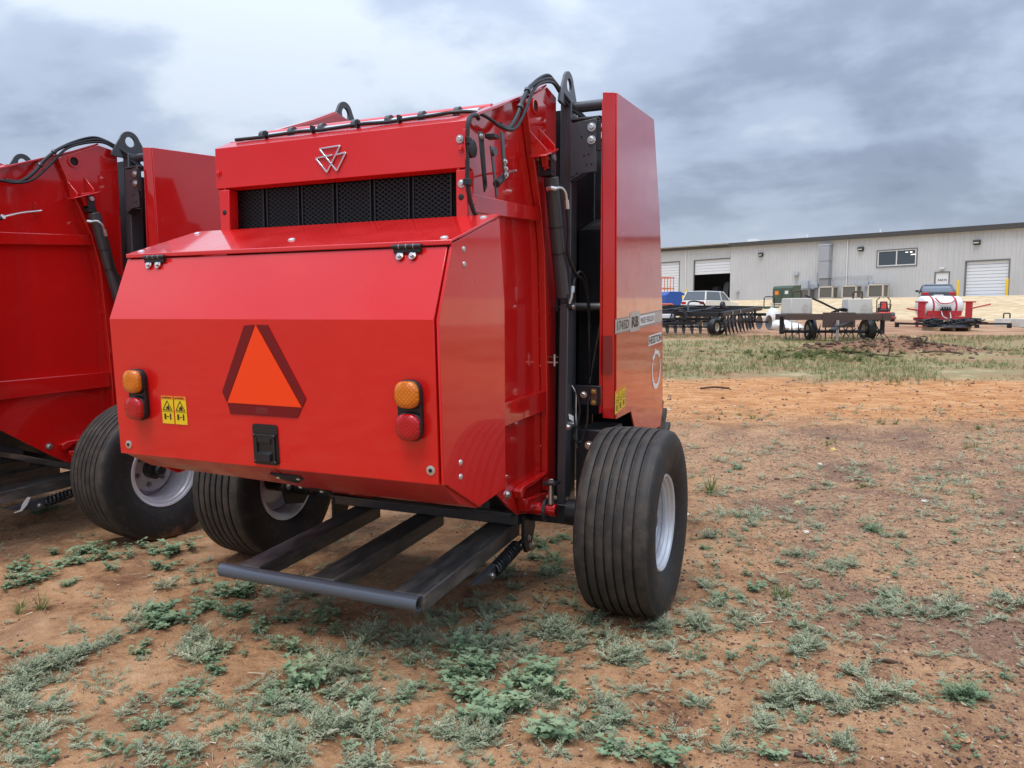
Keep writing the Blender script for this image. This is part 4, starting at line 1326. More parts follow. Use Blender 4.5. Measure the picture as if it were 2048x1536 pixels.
def ovate(Lf, b, dr, L, w, t):
    sd = dr.cross(Vector((0, 0, 1)))
    if sd.length < .05:
        sd = Vector((1, 0, 0))
    sd.normalize()
    n = sd.cross(dr).normalized()
    st = b + dr * L * .12
    a1, a2 = st + dr * L * .22 + n * .0, st + dr * L * .58
    tip = st + dr * L * .95 - n * L * .14
    for sg, tt_ in ((-1, t), (1, min(1, t + .07))):
        e1 = a1 + sd * sg * w * .48 + n * w * .16
        e2 = a2 + sd * sg * w * .40 + n * w * .12
        Lf.quad(st, e1, a1 + dr * L * .1, a1, tt_)
        Lf.quad(a1, e1, e2, a2, tt_)
        Lf.quad(a2, e2, tip, tip - dr * L * .02, tt_)
def tuft(seed, n=34, H=.12):
    r = random.Random(seed)
    Lf = Leafs()
    for i in range(n):
        a = r.uniform(0, 6.28)
        b = Vector((math.cos(a), math.sin(a), 0)) * r.uniform(0, H * .16)
        el = r.uniform(.45, 1.45)
        d = Vector((math.cos(a) * math.cos(el), math.sin(a) * math.cos(el), math.sin(el)))
        L = H * r.uniform(.5, 1.15)
        sd = Vector((-math.sin(a), math.cos(a), 0)) * .0022 * (H / .12)
        p1 = b + d * L * .55
        p2 = b + d * L - Vector((0, 0, 1)) * L * r.uniform(.05, .35)
        t = r.choice((.1, .3, .45, .6, .95))
        Lf.quad(b - sd, b + sd, p1 + sd, p1 - sd, t)
        Lf.quad(p1 - sd, p1 + sd, p2 + sd * .15, p2 - sd * .15, t)
    return Lf
def leaf_mesh(name, Lf, mat):
    me = np_mesh(name, np.array([tuple(q) for q in Lf.v]), np.array(Lf.f), mat, True, np.clip(np.array(Lf.t), 0, 1))
    return me
FE = [feathery(s, 19 + s % 6, .088) for s in range(6)]
BR = [broadleaf(20 + s, 5 + s % 3, .12) for s in range(6)]
TU = [tuft(40 + s) for s in range(4)]
FEm = [leaf_mesh('silver_weed', l, 'leaf_silver') for l in FE]
BRm = [leaf_mesh('broad_weed', l, 'leaf_green') for l in BR]
TUm = [leaf_mesh('grass_tuft', l, 'leaf_grass') for l in TU]
for i in range(len(FEm)):
    pass
GR = leaf_mesh('green_ragged', FE[2], 'leaf_green')
wr = random.Random(11)
LAB = {'f': ('weed', 'silvery feathery weed', 'weed', 'silvery weeds'),
       'b': ('leafy_weed', 'pale green broad-leaved weed', 'weed', 'broad-leaved weeds'),
       'g': ('grass_tuft', 'thin half-dry grass tuft', 'grass tuft', 'grass tufts'),
       'r': ('green_weed', 'dark green feathery weed', 'weed', 'dark green weeds')}
def in_wheel(x, y):
    for ox, oy, yw_ in ((-.498, 4.448, R(23.87)), (-3.6236, 5.9542, R(31.345))):
        c0, s0 = math.cos(yw_), math.sin(yw_)
        lx, ly = (x - ox) * c0 - (y - oy) * s0, (x - ox) * s0 + (y - oy) * c0
        if abs(abs(lx) - 1.232) < .22 and abs(ly - .055) < .2:
            return True
    return False
def zone(u, v):
    if v < 1045 and u > 1360:
        return 'far up the gravelly yard towards the dirt road'
    if v > 1460:
        return 'at the bottom edge, left part' if u < 800 else ('at the bottom edge, centre' if u < 1350 else 'at the bottom edge, right part')
    if u < 480 and v < 1200:
        return 'by the wheels of the left baler'
    if u < 240:
        return 'near the left edge of the picture'
    if u < 480:
        return 'left of the grey ramp bar, on the sand'
    if u < 880 and v < 1330:
        return 'under and just in front of the grey ramp bar'
    if u < 880:
        return 'in the middle foreground below the ramp bar'
    if u < 1180 and v < 1225:
        return 'in the shade between the ramp and the right tyre'
    if u < 1180:
        return 'in the centre foreground left of the right tyre'
    if u < 1360:
        return 'right in front of the big right tyre'
    return 'on the gravel right of the big right tyre'
def plant(kind, x, y, s, zn=''):
    if in_wheel(x, y):
        return
    me = {'f': FEm, 'b': BRm, 'g': TUm, 'r': [GR]}[kind]
    nm, lb, ct, gp = LAB[kind]
    o = obj(nm, wr.choice(me))
    o.location = (x, y, gz(x, y) - .004)
    o.rotation_euler = (wr.uniform(-.1, .1), wr.uniform(-.1, .1), wr.uniform(0, 6.28))
    o.scale = (s * wr.uniform(.9, 1.15), s * wr.uniform(.9, 1.15), s * wr.uniform(.8, 1.1))
    tag(o, lb + ' ' + zn, ct, gp + ' ' + zn)
# clumps read off the photograph: pixel, spread in pixels, kind, how many, size
CL = [
 # long belt from lower centre up to the right tyre
 (1010, 1290, 60, 22, 'f', 7, 1.0), (1110, 1250, 60, 22, 'f', 7, 1.0), (930, 1290, 40, 18, 'f', 5, 1.0), (1000, 1240, 55, 20, 'f', 5, .9), (1130, 1180, 50, 20, 'f', 5, 1.0), (1080, 1120, 45, 25, 'f', 5, 1.0), (1010, 1150, 45, 20, 'f', 4, .9), (960, 1210, 30, 14, 'f', 3, .8),
 (870, 1250, 40, 15, 'f', 4, .9), (830, 1280, 45, 18, 'f', 5, 1.0), (750, 1300, 45, 18, 'f', 5, 1.0), (690, 1340, 40, 25, 'f', 5, 1.05), (720, 1380, 40, 20, 'f', 5, 1.05), (680, 1450, 45, 22, 'f', 5, 1.05), (590, 1410, 35, 18, 'f', 4, 1.0), (820, 1395, 35, 14, 'f', 4, 1.0),
 (560, 1500, 45, 25, 'f', 5, 1.15), (1100, 1260, 30, 15, 'f', 3, .9), (1180, 1280, 40, 12, 'f', 4, .9), (1250, 1310, 45, 18, 'f', 5, 1.05), (1320, 1305, 25, 10, 'f', 2, .8), (1300, 1255, 25, 12, 'f', 3, 1.1), (1180, 1450, 45, 16, 'f', 4, 1.0), (1220, 1440, 40, 14, 'f', 3, .9), (930, 1480, 40, 20, 'f', 4, .9), (900, 1460, 35, 14, 'f', 3, .9), (1080, 1400, 30, 14, 'f', 3, .9),
 (60, 1360, 55, 25, 'f', 7, 1.1), (30, 1390, 35, 20, 'f', 4, 1.1), (130, 1330, 45, 18, 'f', 5, 1.0), (90, 1430, 45, 18, 'f', 4, 1.0), (60, 1470, 30, 12, 'f', 2, .9), (160, 1310, 30, 14, 'f', 3, .9), (270, 1240, 30, 22, 'f', 3, 1.0), (200, 1280, 40, 18, 'f', 3, .8), (380, 1300, 40, 20, 'f', 4, 1.1), (410, 1270, 30, 16, 'f', 3, 1.0), (720, 1525, 40, 10, 'f', 2, 1.1),
 (370, 1170, 35, 16, 'f', 3, .9), (400, 1145, 30, 12, 'f', 2, .9), (650, 1200, 40, 22, 'f', 3, .8), (590, 1195, 40, 18, 'f', 4, .9), (540, 1180, 30, 12, 'f', 2, .8), (1620, 1385, 60, 14, 'f', 7, 1.05), (1730, 1400, 50, 12, 'f', 5, 1.0), (1560, 1395, 25, 14, 'f', 2, 1.0), (1520, 1430, 25, 18, 'f', 3, .9), (1690, 1135, 30, 8, 'f', 3, 1.1), (1620, 1265, 40, 12, 'f', 3, .9), (1750, 1220, 60, 14, 'f', 6, 1.0), (1880, 1215, 60, 14, 'f', 5, 1.0), (1800, 1180, 40, 12, 'f', 3, .9), (1480, 1240, 40, 14, 'f', 4, .9), (1430, 1190, 45, 18, 'f', 5, .9), (1560, 1110, 40, 12, 'f', 4, .9), (1640, 1140, 25, 8, 'f', 2, .9), (1400, 1260, 30, 16, 'f', 3, .9), (1620, 1280, 25, 10, 'f', 2, .9), (1720, 1345, 30, 12, 'f', 2, .9), (2020, 1200, 30, 14, 'f', 3, 1.0), (1990, 1235, 30, 12, 'f', 2, 1.0), (1660, 970, 40, 8, 'f', 2, 1.0), (1490, 1060, 30, 10, 'f', 2, .9), (1440, 1080, 30, 12, 'f', 3, .9), (1730, 960, 30, 8, 'f', 2, 1.0), (1850, 960, 30, 8, 'f', 2, 1.0), (1780, 1075, 25, 8, 'f', 2, 1.0), (1580, 1300, 30, 10, 'f', 2, .8), (1690, 1480, 20, 12, 'f', 2, 1.0), (1390, 1395, 35, 10, 'f', 2, .9), (1480, 1480, 30, 12, 'f', 2, .8),
 # broad-leaved plants
 (230, 1110, 70, 18, 'b', 9, 1.25), (170, 1130, 40, 16, 'b', 4, 1.1), (330, 1100, 40, 16, 'b', 4, 1.2), (300, 1085, 30, 10, 'b', 3, 1.2), (120, 1115, 25, 12, 'b', 2, 1.0), (130, 1165, 30, 12, 'b', 3, 1.0), (90, 1025, 35, 14, 'b', 5, 1.4), (335, 1063, 20, 8, 'b', 2, 1.2), (45, 1160, 45, 10, 'b', 4, 1.2), (30, 1175, 25, 10, 'b', 2, 1.1),
 (340, 1250, 40, 22, 'b', 5, 1.4), (290, 1300, 25, 14, 'b', 3, 1.25), (380, 1240, 25, 14, 'b', 3, 1.2), (450, 1190, 40, 16, 'b', 6, 1.3), (430, 1215, 30, 14, 'b', 3, 1.2), (470, 1235, 30, 14, 'b', 4, 1.1), (520, 1250, 35, 18, 'b', 3, .95), (560, 1290, 30, 14, 'b', 3, 1.0), (640, 1260, 30, 14, 'b', 3, 1.0), (610, 1345, 30, 22, 'b', 4, 1.25), (530, 1385, 22, 12, 'b', 2, 1.15), (680, 1395, 22, 10, 'b', 2, 1.0), (930, 1320, 35, 20, 'b', 5, 1.35), (960, 1350, 30, 14, 'b', 4, 1.25), (895, 1350, 20, 14, 'b', 2, 1.3), (1000, 1390, 40, 18, 'b', 6, 1.3), (1000, 1430, 35, 14, 'b', 5, 1.25), (960, 1400, 25, 10, 'b', 2, 1.1), (1085, 1345, 30, 14, 'b', 3, 1.0), (1130, 1390, 25, 12, 'b', 2, 1.1), (920, 1430, 22, 8, 'b', 1, 1.1), (1100, 1480, 25, 10, 'b', 2, 1.1), (1230, 1510, 30, 12, 'b', 3, .9), (660, 1230, 30, 12, 'b', 2, 1.0), (460, 1350, 22, 8, 'b', 2, .8), (440, 1310, 25, 10, 'b', 2, .8), (370, 1385, 30, 8, 'b', 2, .7), (320, 1440, 22, 10, 'b', 2, .95), (1540, 1500, 18, 8, 'b', 1, 1.0), (1330, 1520, 25, 8, 'b', 2, 1.1), (1450, 1190, 25, 10, 'b', 2, .8), (1510, 1180, 20, 8, 'b', 2, .8),
 # darker feathery plants
 (1940, 1400, 22, 12, 'r', 3, 1.3), (1745, 1055, 10, 5, 'r', 2, 1.0), (1480, 1040, 8, 4, 'r', 1, .9), (1465, 940, 10, 4, 'r', 2, 1.0), (1420, 1100, 12, 6, 'r', 2, .9), (1140, 1140, 30, 14, 'r', 3, 1.1), (1110, 1085, 40, 12, 'r', 3, 1.1),
 # grass
 (45, 1225, 30, 8, 'g', 3, 1.2), (1425, 985, 14, 5, 'g', 3, 1.35), (1560, 1195, 12, 4, 'g', 2, .9), (430, 1205, 20, 8, 'g', 2, .7), (1740, 975, 30, 5, 'g', 3, .9), (1665, 890, 20, 4, 'g', 2, 1.1), (1940, 895, 25, 4, 'g', 3, 1.1), (1970, 860, 25, 4, 'g', 3, 1.2), (1950, 1000, 15, 4, 'g', 1, .9), (1480, 830, 30, 4, 'g', 3, 1.2), (1760, 850, 40, 4, 'g', 3, 1.1), (480, 1300, 20, 8, 'g', 1, .7), (210, 1470, 14, 5, 'g', 1, .5)]
MAT_PTS = []
for (u, v, su, sv, kd, n, s_) in CL:
    for k in range(n):
        p_ = at(u + wr.gauss(0, su * .62), min(1534, v + wr.gauss(0, sv * .75)))
        plant(kd, p_.x, p_.y, s_ * wr.choice((.45, .6, .75, .9, 1.05)) * (.74 if kd == 'b' else 1.0), zone(u, v))
    if kd == 'f':
        MATS_ = [at(u + wr.gauss(0, su * .8), min(1540, v + wr.gauss(0, sv * .95))) for k in range(n)]
        MAT_PTS += [(q_.x, q_.y) for q_ in MATS_]
# seedlings and fragments nobody could count
def scatter(name, protos, mat, pts, smin, smax, seed, label, cat):
    r = np.random.RandomState(seed)
    Vs, Fs, Ts, off = [], [], [], 0
    P = [(np.array([tuple(q) for q in l.v]), np.array(l.f), np.array(l.t)) for l in protos]
    zz = ground(np.array([q[0] for q in pts]), np.array([q[1] for q in pts]))
    for (x, y), z0 in zip(pts, zz):
        if in_wheel(x, y):
            continue
        v, f, t = P[r.randint(len(P))]
        a, s = r.rand() * 6.283, smin + (smax - smin) * r.rand() ** 1.6
        ca, sa = math.cos(a), math.sin(a)
        w = np.stack([(v[:, 0] * ca - v[:, 1] * sa) * s + x, (v[:, 0] * sa + v[:, 1] * ca) * s + y, v[:, 2] * s + z0 - .003], -1)
        Vs.append(w)
        Fs.append(f + off)
        Ts.append(np.clip(t + (r.rand() - .5) * .35, 0, 1))
        off += len(v)
    o = obj(name, np_mesh(name, np.concatenate(Vs), np.concatenate(Fs), mat, True, np.concatenate(Ts)))
    return tag(o, label, cat, kind='stuff')
sr = random.Random(5)
FS = [feathery(60 + s, 6, .05) for s in range(4)]
BS = [broadleaf(70 + s, 2, .05) for s in range(4)]
def seed_pts(n, dens, lim):
    out = []
    while len(out) < n:
        u, v = sr.uniform(-60, 2110), sr.uniform(*lim)
        if sr.random() < dens(u, v):
            p_ = at(u, v)
            out.append((p_.x, p_.y))
    return out
def dn(u, v):
    a = .26 + .9 * math.exp(-((v - (1560 - .26 * u)) / 130) ** 2)
    b = .5 * math.exp(-(((u - 1500) / 260) ** 2 + ((v - 1190) / 110) ** 2))
    return min(1, (a + b) * (.35 + float(vnoise(u / 70., v / 35.))) * .75)
scatter('weed_mat', [feathery(90 + s, 10, .06, 5) for s in range(4)], 'leaf_silver', MAT_PTS, .5, 1.1, 6, 'thin mat of small silvery weeds filling in between the larger clumps', 'weeds')
scatter('weed_seedlings', FS, 'leaf_silver', seed_pts(1200, dn, (800, 1536)), .5, 1.5, 1, 'scattered small silvery weed seedlings all over the soil', 'seedlings')
scatter('leafy_seedlings', BS, 'leaf_green', seed_pts(380, dn, (840, 1536)), .5, 1.4, 2, 'scattered tiny green leafy seedlings on the soil', 'seedlings')
def yard(u, v):
    return (.15 + float(vnoise(u / 60., v / 22. + 5))) * .8 if u > 1340 + (v - 800) * .1 else 0
scatter('yard_weeds', FS + [feathery(120 + s, 9, .07, 5) for s in range(2)], 'leaf_silver', seed_pts(330, yard, (812, 1060)), .8, 1.9, 8, 'small grey-green weeds dotted over the yard up to the dirt road', 'weeds')
# grass of the verge beyond the road
GT = [tuft(80 + s, 9, .10) for s in range(5)]
vp = []
while len(vp) < 15000:
    x, y = sr.uniform(2.0, 19.5), sr.uniform(13.6, 24.5)
    if abs(x - 9.6) < 2.2 and abs(y - 19.4) < 1.0:
        continue
    d_ = float(vnoise(x * .55 + 3, y * 1.0)) * .7 + float(vnoise(x * 2.0, y * 2.6 + 9)) * .5
    if y < 15.0:
        d_ -= .25 * (15.0 - y)
    if sr.random() < (d_ - .28) * 2.2 * (1.25 if y < 17.5 else .8):
        vp.append((x, y))
scatter('verge_grass', GT, 'leaf_grass', vp, .5, 1.5, 3, 'short patchy grass on the strip beyond the dirt road', 'grass')
vp = [(sr.gauss(7.3, .9), sr.gauss(18.4, .55)) for k in range(130)]
scatter('verge_weeds', BR[:3], 'leaf_grass', vp, .6, 1.3, 4, 'patch of leafy green weeds beside the dirt mound', 'weeds')
# ------------------------------------------------------------------ metal building on the bank (local x along the facade, local y towards the yard)
m = MatB('siding', (.47, .455, .43), .5, .0, .4)
p = m.pos()
m.color(m.mix(m.mapr(m.noise(p, .35, 4), .35, .7, 0, .6), (.51, .515, .515), (.59, .59, .585)))
MatB('fascia', (.060, .057, .054), .6)
MatB('roof_metal', (.60, .61, .62), .4, .3)
m = MatB('door_white', (.72, .74, .77), .45)
MatB('door_trim', (.16, .16, .165), .5)
MatB('galv', (.40, .42, .45), .45, .4)
MatB('elec_grey', (.42, .45, .48), .5)
MatB('glass_dark', (.055, .070, .085), .08, 0, .6)
MatB('frame_white', (.68, .68, .66), .5)
MatB('lamp_bronze', (.018, .017, .016), .45)
MatB('lamp_glass', (.60, .58, .52), .3)
MatB('ac_beige', (.55, .50, .42), .55)
MatB('ac_grille', (.16, .15, .135), .6)
MatB('ac_grey', (.25, .25, .25), .55)
MatB('safety_yellow', (.78, .50, .03), .5)
MatB('transformer_green', (.055, .085, .055), .5)
MatB('concrete', (.50, .47, .41), .9)
MatB('interior', (.10, .095, .09), .9)
MatB('clutter_red', (.33, .04, .03), .6)
MatB('clutter_steel', (.12, .12, .13), .5, .5)
m = MatB('strip_light', (.9, .9, .9), .5)
m.p.inputs['Emission Color'].default_value = (1, .97, .9, 1)
m.p.inputs['Emission Strength'].default_value = 2.2
ZB = 3.0
bz = math.atan2(FD[1], FD[0])
bld = empty('metal_building', (FA[0], FA[1], ZB), bz, 'long grey metal-sided building with ribbed walls on the bank behind', 'building')
def eave(s):
    return 5.32 + .0157 * s
S0, S1, SJ = -22.0, 58.0, 27.05
# openings: s0, s1, z0, z1
OPEN = [(.66, 3.80, 0, 2.93), (5.07, 6.22, 0, 2.17), (7.83, 11.23, 2.90, 4.27), (27.15, 32.05, 0, 4.58), (34.2, 39.2, 0, 4.60), (42, 47, 0, 4.6)]
brk = sorted(set([round(S0 + .9144 * k, 3) for k in range(int((S1 - S0) / .9144) + 1)] + [v for o_ in OPEN for v in o_[:2]] + [SJ]))
pc = {}
def siding(s0, s1, z0, za, zb, yo):
    """ribbed sheet from s0 to s1, bottom z0, sloping top za..zb"""
    mb = MB()
    pts, x = [], 0.0
    w = s1 - s0
    for r0 in np.arange(0, w, .3048):
        for dx, dy in ((0, .0), (.085, .0), (.100, .010), (.125, .010), (.140, 0), (.235, 0), (.255, .036), (.285, .036)):
            if r0 + dx < w:
                pts.append((r0 + dx, dy))
    pts.append((w, 0))
    vs, fs = [], []
    for x, y in pts:
        vs += [(s0 + x, yo + y, z0), (s0 + x, yo + y, za + (zb - za) * x / w)]
    for k in range(len(pts) - 1):
        fs.append((2 * k, 2 * k + 1, 2 * k + 3, 2 * k + 2))
    mb.add(vs, fs)
    me = bpy.data.meshes.new('siding_panel')
    me.from_pydata(mb.v, [], mb.f)
    me.materials.append(MATS['siding'])
    return obj('siding_panel', me, bld)
for a, b in zip(brk[:-1], brk[1:]):
    if b - a < .02:
        continue
    mid_ = (a + b) / 2
    yo = 0 if mid_ < SJ else -.25
    op = [o_ for o_ in OPEN if o_[0] < mid_ < o_[1]]
    if not op:
        siding(a, b, 0, eave(a), eave(b), yo)
    for o_ in op:
        if o_[2] > 0:
            siding(a, b, 0, o_[2], o_[2], yo)
        siding(a, b, o_[3], eave(a), eave(b), yo)
MB().hull([(S0, .02, eave(S0)), (S0, .38, eave(S0)), (S0, .38, eave(S0) + .40), (S0, .02, eave(S0) + .44)], [(SJ + .05, .02, eave(SJ)), (SJ + .05, .38, eave(SJ)), (SJ + .05, .38, eave(SJ) + .36), (SJ + .05, .02, eave(SJ) + .40)]).build('fascia', 'fascia', bld)
MB().hull([(SJ + .06, -.24, eave(SJ)), (SJ + .06, .05, eave(SJ)), (SJ + .06, .05, eave(SJ) + .36), (SJ + .06, -.24, eave(SJ) + .40)], [(S1, -.24, eave(S1)), (S1, .05, eave(S1)), (S1, .05, eave(S1) + .34), (S1, -.24, eave(S1) + .38)]).build('fascia', 'fascia', bld)
rf = MB().hull([(S0, .36, eave(S0) + .41), (S0, -14, eave(S0) + 1.6), (S0, -14, eave(S0) + 1.4), (S0, .0, eave(S0) + .30)], [(S1, .36, eave(S1) + .37), (S1, -14, eave(S1) + 1.6), (S1, -14, eave(S1) + 1.4), (S1, .0, eave(S1) + .26)]).build('roof', 'roof_metal', bld)
MB().tube([(19.0, -1.2, eave(19) + .4), (19.0, -1.2, eave(19) + .85)], .06, 8).build('roof_vent', 'frame_white', rf)
MB().box(24.2, 25.2, -.9, -.2, eave(24) + .42, eave(24) + .72).build('roof_hatch', 'frame_white', rf)
MB().tube([(11.6, -1.0, eave(12) + .4), (11.6, -1.0, eave(12) + .8)], .05, 8).build('roof_vent', 'frame_white', rf)
MB().box(S0, S1, -14.2, -14.0, 0, eave(S0) + 1.2).build('back_wall', 'interior', bld)
MB().box(S0, S0 + .1, -14, -.3, 0, eave(S0)).build('end_wall', 'siding', bld)
MB().box(S1 - .1, S1, -14, -.3, 0, eave(S1)).build('end_wall', 'siding', bld)
MB().box(24.0, 24.2, -14, -.3, 0, 5.6).build('inner_wall', 'interior', bld)
MB().box(S0 + .1, S1 - .1, -13.9, -.3, -.10, .02).build('floor_slab', 'concrete', bld)
MB().box(S0, SJ, .0, .04, -.25, .06).build('base_trim', 'fascia', bld)
for s_ in (14.04, 33.2, 4.5 - 9, -13.):
    yo = 0 if s_ < SJ else -.25
    MB().box(s_ - .05, s_ + .05, yo + .04, yo + .13, 0, eave(s_) - .02).build('downspout', 'frame_white', bld)
# overhead doors made of slats
def overhead(s0, s1, zlo, zhi, n, yo, fullz):
    d = MB()
    for a, b, c0, c1 in ((s0 - .09, s0, 0, fullz + .09), (s1, s1 + .09, 0, fullz + .09)):
        d.box(a, b, yo - .06, yo + .045, c0, c1)
    d.box(s0, s1, yo - .06, yo + .045, fullz, fullz + .09)
    D = d.build('overhead_door', 'door_trim', bld)
    h = (zhi - zlo) / n
    for k in range(n):
        z0 = zlo + k * h
        MB().prism_x([(yo - .13, z0 + .012), (yo - .10, z0 + .02), (yo - .10, z0 + h - .02), (yo - .13, z0 + h - .006), (yo - .16, z0 + h - .006), (yo - .16, z0 + .012)], s0 + .005, s1 - .005).build('door_slat', 'door_white', D)
    return D
overhead(.66, 3.80, .0, 2.93, 11, 0, 2.93)
overhead(27.15, 32.05, 3.03, 4.58, 5, -.25, 4.58)
overhead(34.2, 39.2, 0, 4.60, 15, -.25, 4.60)
overhead(42, 47, 0, 4.6, 15, -.25, 4.6)
MB().box(.2, 4.3, -.3, 1.2, -.35, .03).build('door_apron', 'concrete', bld)
# personnel door with its word
pd = MB()
for a, b, c0, c1 in ((5.03, 5.12, 0, 2.22), (6.17, 6.26, 0, 2.22), (5.12, 6.17, 2.13, 2.22)):
    pd.box(a, b, -.06, .045, c0, c1)
PD = pd.build('personnel_door', 'door_trim', bld)
MB().box(5.125, 6.165, -.07, -.02, .01, 2.125).build('door_leaf', 'door_white', PD)
tx = text_into(MB(), 'PARTS', (5.98, -.017, 1.42), (-1, 0, 0), (0, 0, 1), .17, width=.72, bold=.03)
tx.build('door_lettering', 'decal_black', PD)
MB().box(5.17, 5.30, -.02, .04, .98, 1.06).build('door_handle', 'clutter_steel', PD)
MB().box(5.45, 5.86, .04, .16, 2.42, 2.58).build('door_lamp', 'frame_white', bld)
# window
wf = MB()
for a, b, c0, c1 in ((7.74, 11.32, 2.81, 2.90), (7.74, 11.32, 4.27, 4.36), (7.74, 7.83, 2.90, 4.27), (11.23, 11.32, 2.90, 4.27)):
    wf.box(a, b, -.05, .06, c0, c1)
WF = wf.build('window', 'door_trim', bld)
w2 = MB()
for a, b, c0, c1 in ((7.84, 11.22, 2.905, 2.99), (7.84, 11.22, 4.19, 4.265), (7.84, 7.93, 2.99, 4.19), (11.13, 11.22, 2.99, 4.19), (9.49, 9.58, 2.99, 4.19)):
    w2.box(a, b, -.04, .03, c0, c1)
w2.build('window_frame', 'frame_white', WF)
for a, b in ((7.94, 9.48), (9.59, 11.12)):
    MB().box(a, b, -.03, -.015, 3.0, 4.18).build('pane', 'glass_dark', WF)
for a, z_ in ((8.30, 4.02), (8.68, 4.02), (8.02, 3.80), (8.22, 3.80)):
    MB().box(a - .10, a + .10, -.013, -.010, z_ - .025, z_ + .025).build('lamp_seen_inside', 'strip_light', WF)
# wall lamps
for s_, z_, lb in ((23.29, 4.72, 'dark wall lamp left of the tall grey duct'), (12.77, 4.58, 'dark wall lamp between the duct and the wide window'), (3.04, 4.46, 'dark wall lamp above the closed white overhead door')):
    P0 = FA + FD * s_ + FN * .03
    L = empty('wall_lamp', (P0[0], P0[1], ZB + z_), bz, lb, 'wall lamp', 'lamps on the metal building')
    MB().prism_x([(0, .16), (.16, .18), (.24, .06), (.24, -.10), (0, -.22)], -.25, .25).build('lamp_housing', 'lamp_bronze', L)
    MB().plate([(-.20, .246, -.095), (.20, .246, -.095), (.20, .246, -.01), (-.20, .246, -.01)][::-1], .004).build('lamp_lens', 'lamp_glass', L)
# shop interior glimpsed through the open door
rr_ = random.Random(3)
for k, wh in enumerate(('leftmost dim machine', 'red machine left of the middle', 'grey machine right of the middle', 'rightmost dim machine')):
    s_ = 31.3 - k * 1.1
    P0 = FA + FD * s_ - FN * rr_.uniform(2.5, 6)
    hgt = rr_.uniform(.9, 2.6)
    t = empty('stored_machine', (P0[0], P0[1], ZB + .02), bz + rr_.uniform(-.4, .4), wh + ' standing inside the open workshop door', 'machinery', 'machines inside the workshop')
    MB().prism_x([(-.5, .4), (-.45, hgt * .7), (-.2, hgt), (.3, hgt * .9), (.5, hgt * .5), (.5, .4)], -.4, .4).build('body', 'clutter_red' if k % 2 else 'clutter_steel', t, .02)
    for sx in (-.35, .35):
        MB().tube([(sx, -.3, 0), (sx, -.3, .5)], .05, 6).build('leg', 'clutter_steel', t)
        MB().tube([(sx, .3, 0), (sx, .3, .5)], .05, 6).build('leg', 'clutter_steel', t)
    MB().tube([(-.6, 0, hgt * .6), (.6, .1, hgt * .8)], .05, 6).build('boom', 'clutter_red', t)
for s_ in (28.3, 29.3):
    P0 = FA + FD * s_ - FN * 9
    t = MB().box(-.4, .4, -.05, .05, 0, .12).build('daylight_strip', 'strip_light')  # glowing bar standing in for daylight from a far skylight
    t.location = (P0[0], P0[1], ZB + 2.55)
    t.rotation_euler = (0, 0, bz)
    tag(t, 'bright daylight spot glowing inside the open workshop', 'daylight spot', 'daylight spots inside the workshop')
def fac(s_, o_, z_=0):
    P0 = FA + FD * s_ + FN * o_
    return (P0[0], P0[1], ZB + z_)
# duct
D = empty('wall_duct', fac(16.07, .02, 0), bz, 'tall grey sheet-metal duct running up the wall', 'duct')
MB().box(-.52, .52, .0, .62, 3.65, 5.08).build('duct_upper', 'galv', D, .02)
MB().box(-.50, .50, .0, .60, 2.02, 3.63).build('duct_middle', 'galv', D, .02)
MB().box(-.54, .54, .0, .64, 5.09, 5.22).build('duct_cap', 'elec_grey', D, .01)
MB().box(-.46, .46, .0, .52, .60, 2.0).build('duct_lower', 'ac_grey', D, .02)
# electrical gear
def ebox(s_, z0, z1, w, lb, pipes=(), mt='elec_grey'):
    E = empty('electrical_box', fac(s_, .02, 0), bz, lb, 'electrical box')
    MB().box(-w / 2, w / 2, 0, .22, z0, z1).build('enclosure', mt, E, .01)
    MB().box(-w / 2 + .04, w / 2 - .04, .22, .235, z0 + .04, z1 - .04).build('cover', mt, E, .005)
    for pth in pipes:
        MB().tube(pth, .03, 6).build('conduit', 'elec_grey', E)
    return E
ebox(19.2, 2.43, 2.80, .50, 'small grey electrical box high on the wall above the transformer', [[(-.1, .1, 2.43), (-.1, .1, .3)], [(.12, .1, 2.43), (.12, .1, .9)]])
ebox(18.25, .70, 1.90, .80, 'large pale grey electrical cabinet on the wall left of the duct', [[(-.4, .1, 1.55), (-1.6, .1, 1.55)], [(-.4, .1, 1.15), (-1.3, .1, 1.15)], [(.0, .1, .7), (.0, .1, 0)]])
ebox(17.0, 1.15, 1.62, .30, 'grey switch box beside the lower duct', [[(0, .1, 1.62), (0, .1, 2.6), (0, .2, 2.62)], [(0, .1, 1.15), (0, .1, 0)]])
ebox(12.05, 1.12, 1.60, .28, 'left of two grey switch boxes under the conduit by the air conditioners', [[(0, .1, 1.6), (0, .1, 2.12)]])
ebox(11.62, 1.12, 1.60, .28, 'right of two grey switch boxes under the conduit by the air conditioners', [[(0, .1, 1.6), (0, .1, 2.12), (3.95, .1, 2.14)], [(0, .1, 1.12), (.1, .2, .4), (.3, .4, .1)]])
ebox(26.0, .95, 1.15, .30, 'small grey outlet box low on the wall by the workshop door', [[(.0, .1, .95), (.0, .1, .0)]])
